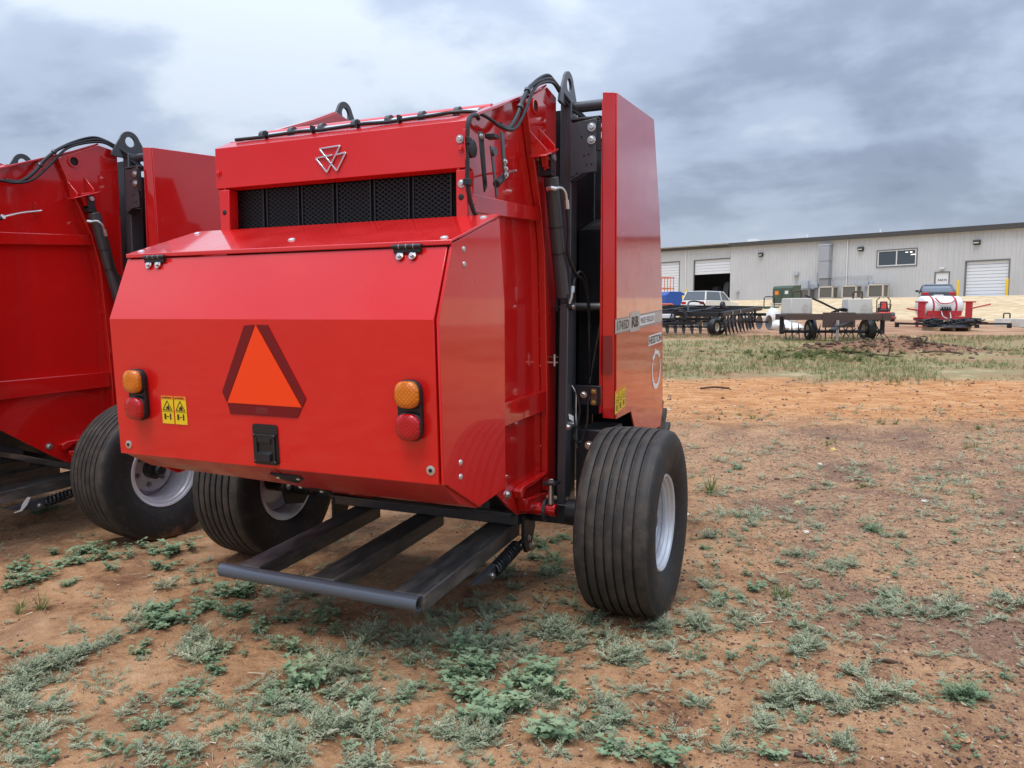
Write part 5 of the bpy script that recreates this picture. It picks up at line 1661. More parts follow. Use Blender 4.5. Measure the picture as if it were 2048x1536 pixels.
def ac(s_, w, h, lb, mt='ac_beige', gr='ac_grille'):
    o_ = 1.0
    E = empty('air_conditioner', fac(s_, o_, 0), bz, lb, 'air conditioner', 'air conditioners along the wall')
    MB().box(-w / 2 - .1, w / 2 + .1, -.55, .55, -.3, .10).build('pad', 'concrete', E)
    b_ = MB()
    for sx in (-1, 1):
        for sy in (-1, 1):
            b_.box(sx * w / 2 - .06, sx * w / 2 + .06, sy * .44 - .06, sy * .44 + .06, .102, h)
    b_.box(-w / 2 - .06, w / 2 + .06, -.5, .5, h - .10, h + .02)
    b_.box(-w / 2 - .06, w / 2 + .06, -.5, .5, .104, .20)
    b_.build('cabinet', mt, E)
    MB().box(-w / 2, w / 2, -.44, .44, .2, h - .1).build('coil', gr, E)
    for k in range(10):
        z_ = .24 + (h - .42) * k / 10
        MB().box(-w / 2 + .06, w / 2 - .06, .441, .455, z_, z_ + .03).build('grille_slat', gr, E)
    MB().lathe([(.33, 0), (.35, .04), (.05, .06)], (0, 0, h + .02), (0, 0, 1), 18, cap=True).build('fan_guard', 'ac_grey', E)
ac(10.55, 1.30, 1.28, 'beige air conditioner nearest the parts door, first from the right')
ac(12.98, 1.28, 1.24, 'beige air conditioner below the switch boxes, second from the right')
ac(15.25, 1.32, 1.22, 'beige air conditioner in front of the duct, third from the right')
ac(17.45, 1.0, 1.08, 'small grey air conditioner beside the electrical cabinet', 'ac_grey')
# bollards
for u, v0, v1, lb in ((1384, 583, 603, 'yellow bollard left of the open workshop door'), (1928.5, 562, 597, 'yellow bollard left of the closed overhead door'), (2015.5, 561, 596, 'yellow bollard right of the closed overhead door')):
    s_ = {1384: 32.35, 1928.5: 4.05, 2015.5: .45}[u]
    o = MB().lathe([(.10, -.2), (.10, 1.32), (.085, 1.40), (.04, 1.44)], (0, 0, 0), (0, 0, 1), 16, cap=True).build('bollard', 'safety_yellow')
    o.location = fac(s_, .75 if u > 1400 else .6, 0)
    tag(o, lb, 'bollard', 'yellow bollards by the doors')
# ------------------------------------------------------------------ yard objects
MatB('steel_black', (.016, .016, .018), .42, .2)
MatB('disc_steel', (.16, .155, .15), .35, .8)
MatB('cream_rim', (.72, .68, .55), .5)
MatB('brown_paint', (.085, .052, .042), .55)
m = MatB('concrete_block', (.55, .53, .48), .9)
p = m.obj_co()
m.color(m.mix(m.mapr(m.noise(p, 2.0, 6, .65), .5, .72, 0, .75), (.58, .56, .51), (.34, .29, .22)))
m.bump(m.noise(p, 20, 5), .3, .01)
MatB('rebar', (.07, .045, .035), .7)
MatB('tank_white', (.76, .76, .74), .35, 0, .5)
MatB('spray_red', (.46, .025, .035), .45)
MatB('car_white', (.66, .64, .58), .25, 0, .5, .8)
MatB('car_dark', (.035, .042, .047), .2, 0, .5, 1.0)
MatB('car_glass', (.10, .115, .13), .08, 0, .7)
MatB('blue_paint', (.018, .075, .32), .42)
MatB('orange_paint', (.60, .13, .04), .5)
MatB('mower_red', (.55, .025, .015), .35)
MatB('plastic_wrap', (.66, .64, .60), .35)
MatB('pallet_wood', (.36, .25, .15), .85)
MatB('dark_green', (.03, .09, .06), .5)
MatB('root_wood', (.085, .05, .033), .9)
MatB('stick', (.20, .12, .075), .9)
MatB('plate_white', (.7, .7, .7), .5)
def wheel(parent, loc, r, w, rim='cream_rim', axis=(1, 0, 0), rr=.5):
    a = Vector(axis).normalized()
    e = empty('wheel', loc)
    e.parent = parent
    MB().lathe([(r * rr, -w / 2 * .9), (r * .85, -w / 2), (r * .97, -w * .42), (r, -w * .25), (r, w * .25), (r * .97, w * .42), (r * .85, w / 2), (r * rr, w / 2 * .9)], (0, 0, 0), a, 28).build('tyre', 'black_rubber', e)
    MB().lathe([(.01, w * .12), (r * .22, w * .14), (r * .26, w * .05), (r * rr * .9, w * .10), (r * rr * 1.02, w * .46), (r * rr * 1.02, -w * .46), (r * rr * .9, -w * .1), (.01, -w * .12)], (0, 0, 0), a, 24).build('rim', rim, e)
    return e
# ---- black disc harrow: origin under the near right frame corner, local x to the right-back, local y to the left-back
hp = Vector((6.55, 24.2, 0))
hp.z = gz(hp.x, hp.y)
H = empty('disc_harrow', hp, math.atan2(.83, .56), 'black disc harrow with open rectangular frame beside the baler', 'harrow')
tilt = .05
def hz_(x, y):        # frame height over local ground, level along the slope
    return .70 + x * .055 + y * .02
def rail(a, b, nm='frame_rail', w=.11, h=.15):
    MB().bar((a[0], a[1], hz_(*a)), (b[0], b[1], hz_(*b)), w, h).build(nm, 'steel_black', H, .008)
for a, b in (((0, 0), (4.2, 0)), ((0, 1.15), (4.2, 1.15)), ((0, 2.3), (4.2, 2.3)), ((0, 3.5), (4.2, 3.5)), ((0.0, .06), (0, 3.44)), ((1.4, .06), (1.4, 3.44)), ((2.8, .06), (2.8, 3.44)), ((4.2, .06), (4.2, 3.44))):
    rail(a, b)
disc_me = MB().lathe([(.012, .055), (.10, .048), (.20, .018), (.245, -.012), (.248, -.016), (.20, .010), (.10, .040), (.012, .046)], (0, 0, 0), (0, 1, 0), 28, close=True).mesh('disc', 'disc_steel', 40)
for gx_, y0, y1, skew in ((3.75, -.55, 3.6, .22), (.75, .2, 3.4, -.22)):
    n_ = 13
    MB().tube([(gx_ + skew * (y0 - 1.7), y0, .26 + gx_ * .05), (gx_ + skew * (y1 - 1.7), y1, .26 + gx_ * .05)], .028, 8).build('gang_shaft', 'steel_black', H)
    MB().bar((gx_ + skew * (y0 - 1.7), y0 + .1, .52 + gx_ * .05), (gx_ + skew * (y1 - 1.7), y1, .52 + gx_ * .05), .10, .10).build('gang_beam', 'steel_black', H, .006)
    for k in range(n_):
        y = y0 + (y1 - y0) * k / (n_ - 1)
        d = obj('disc', disc_me, H)
        d.location = (gx_ + skew * (y - 1.7), y, .25 + gx_ * .05)
        d.rotation_euler = (0, 0, -.2 if skew > 0 else .2)
    for k in range(4):
        y = y0 + .5 + (y1 - y0 - .7) * k / 3
        MB().bar((gx_ + skew * (y - 1.7), y, .28 + gx_ * .05), (gx_ + skew * (y - 1.7), y, .70 + gx_ * .05), .06, .10).build('gang_hanger', 'steel_black', H)
for k in range(9):            # curved tines under the near side
    x = .25 + k * .36
    pth = bez([(x, -.02, .62 + x * .05), (x - .12, -.05, .45 + x * .05), (x - .05, -.07, .22 + x * .05), (x + .06, -.09, .03 + x * .05)], 4)
    MB().tube(pth, [.035] * (len(pth) - 3) + [.03, .022, .012], 6).build('tine', 'steel_black', H)
MB().bar((.1, -.02, .42), (3.4, -.02, .60), .09, .09).build('tine_bar', 'steel_black', H, .006)
for x, y in ((.62, .42), (1.05, .42), (.62, 2.75), (1.05, 2.75)):
    wheel(H, (x, y, .27 + x * .05), .27, .20, 'cream_rim', (.15, 1, 0))
    MB().bar((x, y + .13, .27 + x * .05), (1.4, y + .14, .66 + x * .05), .05, .10).build('wheel_arm', 'steel_black', H)
MB().bar((.0, 1.6, .48), (-2.3, 2.4, .34), .12, .12).build('tongue', 'steel_black', H, .008)
MB().bar((.0, .8, .44), (-1.6, 2.1, .36), .09, .09).build('tongue_brace', 'steel_black', H, .008)
j = MB().tube([(-1.45, 2.0, -.04), (-1.45, 2.0, .52)], .04, 10).build('jack', 'zinc', H)
MB().box(-1.55, -1.35, 1.9, 2.1, -.05, -.03).build('jack_foot', 'zinc', j)
MB().tube([(-1.45, 2.0, .52), (-1.55, 1.85, .55)], .015, 6).build('jack_crank', 'mower_red', j)
for cx_, cy_, r0 in ((-.25, 1.3, .27), (-.22, 1.36, .23), (-.28, 1.25, .20)):
    MB().tube([(cx_ + .03 * math.sin(3 * a), cy_ + r0 * math.cos(a), .62 + r0 * .9 * math.sin(a)) for a in np.linspace(0, 6.28, 26)], .022, 6).build('hose_loop', 'cable', H)
MB().tube(bez([(.3, 1.2, .8), (.9, 1.4, 1.12), (1.6, 1.2, 1.10), (2.2, 1.3, .86)], 6), .03, 6).build('hose', 'cable', H)
MB().tube([(1.5, 1.16, .80), (2.6, 1.16, .96)], .06, 10).build('lift_cylinder', 'steel_black', H)
MB().lathe([(.16, -.05), (.16, .05)], (2.75, .9, 1.0), (0, 1, 0), 16, cap=True).build('gauge_wheel', 'steel_black', H)
MB().box(-.2, .0, 1.55, 1.95, .58, .72).build('manual_box', 'plate_white', H, .02)
for x in (.9, 1.7):
    MB().box(x - .03, x + .03, -.075, -.062, .66 + x * .055, .76 + x * .055).build('clamp', 'zinc', H)
# ---- brown spiked aerator with a tongue towards the camera
ap = at(1668, 682)
A_ = empty('spike_aerator', ap, -.04, 'brown framed spike aerator on two wheels carrying concrete blocks', 'aerator')
AW = 1.42
for y in (-.1, .95):
    MB().box(-AW, AW, y - .07, y + .07, .62, .80).build('frame_beam', 'brown_paint', A_, .01)
for x in (-AW + .07, -.55, .45, AW - .07):
    MB().box(x - .07, x + .07, -.03, .88, .63, .79).build('frame_beam', 'brown_paint', A_, .01)
MB().box(-.42, .52, -.195, -.175, .40, .84).build('hitch_plate', 'brown_paint', A_, .01)
MB().box(AW - .12, AW + .12, -.2, .3, .60, .82).build('end_plate', 'brown_paint', A_, .01)
MB().bar((-AW - .03, .25, .20), (-AW - .03, .25, .72), .05, .12).build('end_hanger', 'steel_black', A_)
MB().bar((AW + .06, .25, .20), (AW + .06, .25, .72), .05, .12).build('end_hanger', 'steel_black', A_)
MB().tube([(-AW - .05, .25, .28), (AW + .1, .25, .28)], .045, 10).build('spike_shaft', 'steel_black', A_)
sk = random.Random(8)
spk_me = MB().hull([(-.018, -.02, .0), (.018, -.02, .0), (.018, .02, .0), (-.018, .02, .0)], [(-.006, .03, .27), (.006, .03, .27), (.006, .036, .27), (-.006, .036, .27)]).mesh('spike', 'steel_black')
for k in range(15):
    x = -AW + .08 + k * (2 * AW - .1) / 14
    a0 = sk.uniform(0, 360)
    for q in range(4):
        s_ = obj('spike', spk_me, A_)
        s_.location = (x, .25, .28)
        s_.rotation_euler = (R(a0 + 90 * q), sk.uniform(-.12, .12), 0)
wheel(A_, (-.55, .42, .31), .31, .22, 'cream_rim', (1, 0, 0))
wheel(A_, (1.13, .42, .33), .33, .26, 'cream_rim', (1, .12, 0))
for x in (-.55, 1.13):
    MB().bar((x + .17, .42, .33), (x + .17, .6, .66), .05, .09).build('wheel_arm', 'brown_paint', A_)
MB().bar((.02, -.2, .55), (-.55, -1.6, .42), .10, .10).build('tongue', 'steel_black', A_, .01)
MB().bar((.42, -.2, .55), (-.48, -1.5, .44), .08, .08).build('tongue_brace', 'steel_black', A_, .01)
MB().bar((-.55, -1.6, .42), (-.82, -2.0, .36), .14, .05).build('hitch', 'steel_black', A_, .01)
j = MB().tube([(-.38, -1.25, -.06), (-.38, -1.25, .62)], .035, 10).build('jack', 'zinc', A_)
MB().box(-.46, -.30, -1.33, -1.17, -.08, -.05).build('jack_foot', 'zinc', j)
MB().tube(bez([(-.75, .4, 1.35), (-.3, .35, 1.15), (.1, .3, .95), (.4, .2, .88)], 6), .03, 6).build('hose', 'cable', A_)
for k in range(3):
    MB().tube(bez([(.0 + .1 * k, .3, .84), (.25, .1 + .1 * k, .95), (.5, .3, .9), (.62, .45, .84)], 5), .025, 6).build('hose', 'cable', A_)
def block(parent_loc, w, d, h, lb, rz=0., loop=True):
    E = empty('concrete_block', parent_loc, rz, lb, 'concrete block', 'cast concrete weights')
    MB().hull([(-w / 2, -d / 2, 0), (w / 2, -d / 2, 0), (w / 2, d / 2, 0), (-w / 2, d / 2, 0)], [(-w / 2 + .02, -d / 2 + .02, h), (w / 2 - .02, -d / 2 + .02, h), (w / 2 - .02, d / 2 - .02, h), (-w / 2 + .02, d / 2 - .02, h)]).build('block', 'concrete_block', E, .02)
    if loop:
        MB().tube([(-.12, 0, h - .02), (-.12, 0, h + .18), (-.10, 0, h + .21), (.12, 0, h + .21), (.14, 0, h + .18), (.14, 0, h - .02)], .028, 8).build('lifting_loop', 'rebar', E)
block((ap.x - .93, ap.y + .55, ap.z + .802), .70, .62, .46, 'stained concrete block on the left end of the brown aerator', .15)
block((ap.x + .83, ap.y + .45, ap.z + .802), .72, .60, .44, 'pale concrete block on the right end of the brown aerator', -.08)
q = at(2012, 652)
block(q, .66, .6, .32, 'low concrete block with a lifting loop on the ground at right')
q = at(2062, 655)
block(q, .8, .6, .34, 'concrete block cut off by the right edge of the picture', 0, False)
q = at(2033, 652)
o = MB().hull([(-.2, -.1, 0), (.15, -.15, 0), (.25, .1, 0), (-.1, .2, 0)], [(-.12, -.05, .14), (.06, -.08, .2), (.12, .06, .17), (-.05, .1, .1)]).build('scrap_bag', 'steel_black')
o.location = q
tag(o, 'small dark crumpled bag between the concrete blocks', 'bag')
# ---- red boom sprayer with a white tank
sp_ = at(1885, 655)
SP = empty('boom_sprayer', sp_, .03, 'red framed field sprayer with a white tank, parked before the bank', 'sprayer')
tk = [(.02, -.78), (.36, -.775), (.42, -.72), (.43, -.3), (.43, .3), (.42, .72), (.36, .775), (.02, .78)]
t = MB().lathe(tk, (0, .3, .82), (1, 0, 0), 28)
T = t.build('tank', 'tank_white', SP, angle=50)
for x in (-.46, .44):
    MB().lathe([(.434, -.035), (.440, -.035), (.440, .035), (.434, .035)], (x, .3, .82), (1, 0, 0), 28, close=True).build('tank_strap', 'spray_red', T)
MB().tube(bez([(-.42, -.12, 1.16), (-.2, -.17, .95), (.2, -.17, .97), (.42, -.12, 1.15)], 6), .022, 6).build('hose', 'spray_red', SP)
MB().box(-.85, .85, -.12, -.04, .30, .44).build('frame_beam', 'spray_red', SP, .01)
MB().box(-.68, .68, -.10, -.02, .46, .66).build('frame_panel', 'spray_red', SP, .01)
MB().box(-.85, .85, .55, .63, .30, .40).build('frame_beam', 'spray_red', SP, .01)
for x in (-.92, .98):
    MB().box(x - .13, x + .13, -.10, -.04, .36, .98).build('boom_mount', 'spray_red', SP, .01)
    MB().box(x - .24, x + .24, -.12, -.02, .98, 1.03).build('boom_rest', 'spray_red', SP, .008)
for pts in ([(-.95, -.08, .66), (-1.62, -.3, .74)], [(1.0, -.08, .74), (1.75, -.2, .92)], [(-.8, -.08, .28), (-1.1, -.1, .24)], [(.8, -.08, .30), (1.12, -.1, .34)]):
    MB().tube(pts, .03, 6).build('boom', 'spray_red', SP)
for x in (-.75, .75):
    for y in (0., .5):
        MB().box(x - .04, x + .04, y - .04, y + .04, -.02, .30).build('leg', 'spray_red', SP)
MB().box(-.22, .18, -.26, -.14, .66, .74).build('valve_block', 'steel_black', SP, .01)
for k in range(4):
    MB().lathe([(.03, 0), (.03, .07)], (-.16 + .1 * k, -.20, .74), (0, 0, 1), 8, cap=True).build('valve', 'steel_black', SP)
MB().tube(bez([(-.2, -.2, .66), (-.16, -.26, .45), (0, -.28, .36), (.15, -.26, .38), (.15, -.2, .6)], 5), .02, 6).build('hose', 'plate_white', SP)
# ---- pallet with a black heap, long bars across it
pp = at(1892, 661)
PL = empty('pallet', pp, .02, 'wooden pallet under the black heap in front of the sprayer', 'pallet')
for k in range(6):
    MB().box(-.62, .62, -.5 + k * .18, -.38 + k * .18, .10, .125).build('board', 'pallet_wood', PL)
for x in (-.56, 0, .56):
    MB().box(x - .05, x + .05, -.5, .5, 0, .098).build('bearer', 'pallet_wood', PL)
hr = random.Random(9)
HP = empty('hose_heap', (pp.x + .12, pp.y + .05, pp.z + .13), 0, 'heap of tangled black hoses and netting on the pallet', 'hose heap')
MB().lathe([(.75, 0), (.62, .08), (.35, .13), (.1, .15)], (0, 0, 0), (0, 0, 1), 18, cap=True).build('heap_core', 'steel_black', HP)
for k in range(70):
    c0 = Vector((hr.uniform(-.8, .9), hr.uniform(-.4, .4), hr.uniform(.03, .22)))
    pts = [c0 + Vector((hr.uniform(-.4, .4), hr.uniform(-.25, .25), hr.uniform(-.03, .12))) for _ in range(4)]
    MB().tube(bez(pts, 3), .022, 5).build('hose', 'cable', HP)
for (u0, v0), (u1, v1), lb in (((1790, 650), (1862, 653), 'long dark bar lying left of the pallet'), ((1950, 652), (2022, 652), 'long dark bar lying right of the pallet')):
    a, b = at(u0, v0 + 4), at(u1, v1 + 4)
    a.z = gz(a.x, a.y) + .16
    b.z = gz(b.x, b.y) + .16
    o = MB().bar(Vector((0, 0, 0)), b - a, .07, .07)
    mid_ = (b - a)
    o.bar(mid_ * .05 - Vector((0, 0, .17)), mid_ * .05 - Vector((0, 0, .03)), .12, .12, (1, 0, 0))
    o.bar(mid_ * .95 - Vector((0, 0, .17)), mid_ * .95 - Vector((0, 0, .03)), .12, .12, (1, 0, 0))
    o = o.build('boom_bar', 'steel_black')
    o.location = a
    tag(o, lb, 'bar')
# ---- red zero-turn mower
mp_ = at(1768, 643)
M = empty('riding_mower', mp_, -.35, 'small red riding mower with a black and red seat behind the block', 'mower')
M.scale = (.82, .82, .82)
MB().prism_z([(-.45, -.7), (.45, -.7), (.62, -.2), (.62, .35), (.3, .6), (-.3, .6), (-.62, .35), (-.62, -.2)], .12, .30).build('deck', 'mower_red', M, .03)
MB().box(-.32, .32, -.15, .75, .34, .56).build('body', 'mower_red', M, .05)
MB().box(-.26, .26, .0, .5, .58, .70).build('seat', 'steel_black', M, .05)
sb_ = MB().hull([(-.25, .46, .66), (.25, .46, .66), (.25, .56, .66), (-.25, .56, .66)], [(-.20, .58, 1.18), (.20, .58, 1.18), (.20, .66, 1.18), (-.20, .66, 1.18)]).build('seat_back', 'steel_black', M, .04)
MB().hull([(-.14, .452, .74), (.14, .452, .74), (.14, .47, .74), (-.14, .47, .74)], [(-.12, .545, 1.10), (.12, .545, 1.10), (.12, .56, 1.10), (-.12, .56, 1.10)]).build('seat_stripe', 'mower_red', sb_)
for sx in (-1, 1):
    wheel(M, (sx * .50, .62, .27), .27, .24, 'steel_black', (1, 0, 0))
    wheel(M, (sx * .42, -.78, .14), .14, .10, 'steel_black', (1, 0, 0))
    MB().tube(bez([(sx * .30, .1, .6), (sx * .34, .0, .95), (sx * .30, -.15, 1.0), (sx * .1, -.2, 1.0)], 5), .018, 6).build('control_lever', 'steel_black', M)
    MB().tube([(sx * .35, .7, .5), (sx * .36, .72, 1.25), (sx * .20, .74, 1.42)], .03, 8).build('roll_bar', 'steel_black', M)
MB().box(-.30, .30, .62, .95, .5, .82).build('engine', 'steel_black', M, .04)
# ---- cars
def car(nm, loc, rz, L, W, Hh, prof, belt, mat, lb, glass_prof, plate=True):
    E = empty(nm, loc, rz, lb, 'car')
    lo = MB()
    n = len(prof)
    rings = []
    for x, k in ((-W / 2, .94), (-W / 2 + .06, 1), (W / 2 - .06, 1), (W / 2, .94)):
        rings.append([(x, y, .25 + (z - .25) * (k if z > .3 else 1)) for y, z in prof])
    for a, b in zip(rings[:-1], rings[1:]):
        lo.add(a + b, [(i, (i + 1) % n, n + (i + 1) % n, n + i) for i in range(n)])
    lo.add(rings[0], [tuple(range(n))])
    lo.add(rings[-1], [tuple(range(n))])
    body = lo.build('body', mat, E, .03)
    g = MB()
    gp = glass_prof
    k = len(gp)
    zb = min(z for _, z in gp)
    zt = max(z for _, z in gp)
    def tum(x, z):
        return x * (1 - .16 * (z - zb) / (zt - zb))
    ra = [(tum(-W / 2 + .05, z), y, z) for y, z in gp]
    rb = [(tum(W / 2 - .05, z), y, z) for y, z in gp]
    cab = MB().hull(ra, rb).build('cabin', 'car_glass', E, .03)
    yf = [y for y, z in gp if z == zt]
    MB().hull([(tum(-W / 2 + .08, zt), y, zt + .005) for y in (min(yf) - .02, max(yf) + .02)] + [(tum(W / 2 - .08, zt), y, zt + .005) for y in (max(yf) + .02, min(yf) - .02)], [(tum(-W / 2 + .14, zt), y, zt + .05) for y in (min(yf) + .1, max(yf) - .1)] + [(tum(W / 2 - .14, zt), y, zt + .05) for y in (max(yf) - .1, min(yf) + .1)]).build('roof_panel', mat, E, .02)
    pil = MB()
    for sx in (-1, 1):
        for i in range(k):
            a, b = gp[i], gp[(i + 1) % k]
            if abs(a[1] - b[1]) > .2:
                pil.bar((sx * abs(tum(W / 2 - .04, a[1])), a[0], a[1]), (sx * abs(tum(W / 2 - .04, b[1])), b[0], b[1]), .07, .09, (1, 0, 0))
        pil.bar((sx * abs(tum(W / 2 - .035, zb)), -.1, zb), (sx * abs(tum(W / 2 - .035, zt)), -.1, zt), .06, .08, (1, 0, 0))
    pil.build('pillar', mat, E)
    for sx in (-1, 1):
        wheel(E, (sx * (W / 2 - .12), -L * .30, .34), .34, .23, 'galv', (1, 0, 0), .66)
        wheel(E, (sx * (W / 2 - .12), L * .29, .34), .34, .23, 'galv', (1, 0, 0), .66)
        MB().box(sx * (W / 2 - .22) - .17, sx * (W / 2 - .22) + .17, -L / 2 - .015, -L / 2 + .10, belt - .26, belt - .08).build('tail_lamp', 'lens_red', E, .02)
        MB().hull([(sx * (W / 2), .75, belt + .02), (sx * (W / 2 + .2), .72, belt + .02), (sx * (W / 2 + .2), .82, belt + .02), (sx * W / 2, .84, belt + .02)], [(sx * (W / 2), .75, belt + .16), (sx * (W / 2 + .2), .72, belt + .17), (sx * (W / 2 + .2), .82, belt + .17), (sx * W / 2, .84, belt + .16)]).build('mirror', mat, E, .02)
    MB().box(-.26, .26, -L / 2 - .02, -L / 2 + .05, belt - .36, belt - .22).build('number_plate', 'plate_white', E)
    MB().box(-W / 2 + .05, W / 2 - .05, -L / 2 - .04, -L / 2 + .12, .28, .52).build('bumper', 'steel_black' if mat == 'car_white' else mat, E, .03)
    return E
c_ = Vector((14.1, 55.0, gz(14.1, 55.0)))
car('white_suv', c_, -.80, 4.6, 1.9, 1.7, [(-2.3, .30), (2.25, .30), (2.3, .7), (2.15, .92), (1.1, 1.06), (-2.15, 1.06), (-2.3, .8)], 1.05, 'car_white', 'white estate SUV seen from behind by the open workshop door', [(-2.12, 1.07), (1.05, 1.07), (.35, 1.66), (-1.85, 1.66)])
c_ = Vector((26.75, 48.9, gz(26.75, 48.9)))
car('dark_sedan', c_, -.44, 4.8, 1.85, 1.45, [(-2.4, .30), (2.35, .30), (2.4, .62), (2.2, .82), (1.2, .94), (-1.65, 1.0), (-2.35, .98), (-2.42, .75)], 1.0, 'car_dark', 'dark sedan seen from behind, parked by the parts door', [(-1.75, 1.0), (1.2, .95), (.35, 1.42), (-.85, 1.42)])
# ---- blue gabled box and orange cage behind the baler's shield
q = at(1345, 622)
BX = empty('blue_container', q, .35, 'bright blue metal box with a pitched lid behind the black harrow', 'container')
MB().prism_y([(-1.15, .1), (1.15, .1), (1.15, 1.15), (.25, 1.55), (-.75, 1.55), (-1.15, 1.25)], -.8, .8).build('body', 'blue_paint', BX, .02)
MB().box(.35, .62, -.815, -.802, 1.0, 1.25).build('sticker', 'decal_yellow', BX)
for x in (-.8, .8):
    MB().box(x - .08, x + .08, -.7, .7, 0, .098).build('skid', 'steel_black', BX)
MB().box(1.152, 1.35, -.3, .2, .5, .9).build('control_box', 'steel_black', BX, .02)
q = at(1334, 612)
CG = empty('orange_cage', (q.x, q.y + 3, gz(q.x, q.y + 3)), .3, 'orange barred lift basket standing behind the blue box', 'lift basket')
for x in np.linspace(-1.1, 1.1, 8):
    MB().tube([(x, -.4, .5), (x, -.4, 2.5)], .035, 6).build('bar', 'orange_paint', CG)
for z_ in (.5, 1.5, 2.5):
    for y in (-.4, .5):
        MB().box(-1.15, 1.15, y - .045, y + .045, z_ - .04, z_ + .04).build('rail', 'orange_paint', CG)
for x in (-1.1, 1.1):
    MB().box(x - .06, x + .06, -.4, .5, 0, .46).build('foot', 'orange_paint', CG)
MB().tube([(-.7, .1, 2.5), (-.7, .1, 3.3), (-.4, .1, 3.5)], .09, 8).build('mast', 'orange_paint', CG)
q = at(1334, 640)
o = MB().tube([(-.5, 0, 0), (-.5, 0, .75), (-.42, 0, .85), (.25, 0, .85), (.35, 0, .75), (.35, 0, 0)], .05, 8).build('orange_hoop', 'orange_paint')
o.location = (q.x, q.y, q.z)
tag(o, 'orange bent pipe hoop in front of the blue box', 'hoop')
# ---- green transformer
q = at(1573, 609)
TR = empty('transformer', q, bz + math.pi, 'dark green pad-mounted transformer with warning stickers', 'transformer')
MB().box(-.95, .95, -.75, .7, .0, .12).build('pad', 'concrete', TR)
MB().prism_x([(-.55, .122), (-.62, 1.25), (-.5, 1.42), (.6, 1.5), (.6, .122)], -.85, .85).build('tank', 'transformer_green', TR, .02)
for x in (-.42, .42):
    MB().box(x - .405, x + .405, -.66, -.625, .16, 1.22).build('door', 'transformer_green', TR, .01)
MB().box(-.62, -.30, -.668, -.662, .75, 1.05).build('warning_sticker', 'decal_orange', TR)
MB().box(.25, .55, -.668, -.662, .8, 1.05).build('notice', 'plate_white', TR)
# ---- white wrapped bags
br_ = random.Random(6)
for i, (u, v, w, h, lb) in enumerate(((1545, 652, .55, .75, 'upright white wrapped bag next to the disc gang'), (1575, 650, .60, .80, 'tall white wrapped bag leaning by the aerator'), (1562, 660, .80, .40, 'low slumped white bag in front of the others'), (1588, 663, .60, .32, 'dirty white bag lying against the aerator'))):
    q = at(u, v)
    mb = MB()
    n, rows = 14, []
    for z_, k in ((0, .9), (.25, 1.05), (.5, 1.0), (.75, .75), (.92, .42), (1.0, .16)):
        rows.append([(w * k * (1 + br_.uniform(-.18, .18)) * math.cos(2 * math.pi * a / n) * .6, w * k * (1 + br_.uniform(-.18, .18)) * math.sin(2 * math.pi * a / n) * .5, z_ * h * (1 + br_.uniform(-.06, .06) * (z_ > 0))) for a in range(n)])
    mb.add([p_ for r__ in rows for p_ in r__], [(r__ * n + a, r__ * n + (a + 1) % n, (r__ + 1) * n + (a + 1) % n, (r__ + 1) * n + a) for r__ in range(len(rows) - 1) for a in range(n)] + [tuple((len(rows) - 1) * n + a for a in range(n))])
    o = mb.build('wrapped_bag', 'plastic_wrap', None, angle=50)
    o.location = q
    tag(o, lb, 'bag', 'white wrapped bags')
# ---- bent pipe hoops on green bases
for u, v, lb in ((1538, 617, 'dark bent pipe rack nearest the green transformer'), (1437, 617, 'dark bent pipe rack in front of the white SUV')):
    q = at(u, v)
    E = empty('pipe_rack', q, .2, lb, 'rack', 'bent pipe racks')
    MB().tube([(-.42, 0, .1), (-.42, 0, .75), (-.32, 0, .88), (.32, 0, .88), (.42, 0, .75), (.42, 0, .1)], .04, 8).build('hoop', 'steel_black', E)
    MB().box(-.8, .8, -.15, .15, 0, .16).build('base', 'dark_green', E, .01)
# ---- dug-up roots on the mound, a bent dead stem
q = at(1832, 706)
E = empty('root_clump', q, 0, 'dark torn root clump on top of the dirt mound', 'roots')
for k in range(11):
    c0 = Vector((hr.uniform(-.15, .15), hr.uniform(-.1, .1), .0))
    pts = [c0, c0 + Vector((hr.uniform(-.2, .2), hr.uniform(-.1, .1), hr.uniform(.08, .2))), c0 + Vector((hr.uniform(-.45, .4), hr.uniform(-.2, .2), hr.uniform(.0, .26)))]
    b_ = bez(pts, 4)
    MB().tube(b_, [.035 * (1 - .8 * i / (len(b_) - 1)) for i in range(len(b_))], 5).build('root', 'root_wood', E)
for u, v, wh in ((1700, 712, 'left'), (1760, 716, 'middle'), (1880, 712, 'right')):
    q = at(u, v)
    o = MB().tube(bez([(-.5, 0, .02), (-.1, .05, .06), (.3, -.03, .03), (.6, .1, .01)], 5), .018, 5).build('root_strand', 'root_wood')
    o.location = q
    tag(o, wh + ' one of three thin roots lying on the churned soil', 'root', 'roots strewn over the mound')
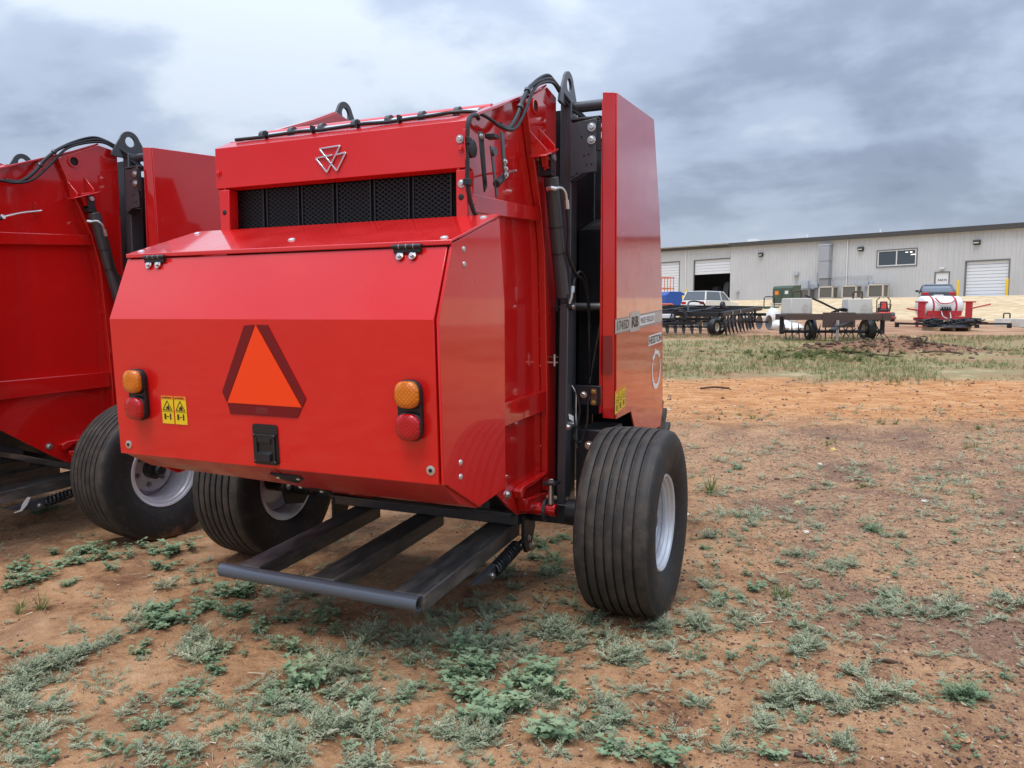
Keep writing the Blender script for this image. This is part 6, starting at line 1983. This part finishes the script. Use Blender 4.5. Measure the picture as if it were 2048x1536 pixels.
q = at(1776, 716)
o = MB().tube(bez([(0, 0, -.03), (.03, 0, .22), (-.02, 0, .42), (-.17, .03, .58)], 6), [.016] * 6 + [.013] * 6 + [.008] * 7, 6).build('dead_stem', 'root_wood')
o.location = q
tag(o, 'bent dark dead stem sticking up from the ground near the mound', 'stem')
# ---- sticks and single stones in the foreground
q = at(1772, 1323)
o = MB().tube(bez([(-.06, 0, .006), (-.02, .01, .012), (.03, 0, .011), (.07, -.01, .008)], 4), .009, 7).build('twig', 'root_wood')
o.location = q
o.rotation_euler = (0, 0, -.2)
tag(o, 'short broken brown twig lying on the gravelly soil', 'twig')
q = at(1430, 776)
o = MB().tube(bez([(-.25, 0, .03), (.0, .02, .05), (.25, 0, .03)], 4), .018, 6).build('branch', 'root_wood')
o.location = q
tag(o, 'dark branch lying at the edge of the dirt road', 'branch')
def pebble(u, v, r_, col, lb, nm='stone'):
    q = at(u, v)
    b_ = bmesh.new()
    bmesh.ops.create_icosphere(b_, subdivisions=2, radius=r_)
    rn = random.Random(int(u * 7 + v))
    for vv in b_.verts:
        vv.co *= 1 + rn.uniform(-.18, .18)
        vv.co.z *= .6
    me = bpy.data.meshes.new(nm)
    b_.to_mesh(me)
    b_.free()
    me.materials.append(MATS[col])
    o = obj(nm, me)
    o.location = (q.x, q.y, q.z + r_ * .25)
    tag(o, lb, 'stone')
MatB('stone_orange', (.52, .22, .11), .85)
MatB('stone_pale', (.62, .56, .46), .85)
MatB('stone_ochre', (.58, .42, .14), .85)
pebble(1928, 1490, .020, 'stone_orange', 'single orange stone in the lower right corner area')
pebble(1594, 1005, .026, 'stone_ochre', 'ochre stone lying right of the big tyre')
pebble(1666, 903, .035, 'stone_ochre', 'ochre stone at the end of the faint wheel track')
pebble(1850, 1000, .030, 'stone_pale', 'pale stone on the gravel towards the right edge')
pebble(1640, 929, .026, 'stone_pale', 'pale stone beside the faint wheel track')
pebble(1612, 1069, .022, 'stone_pale', 'flat pale stone among the weeds right of the tyre')
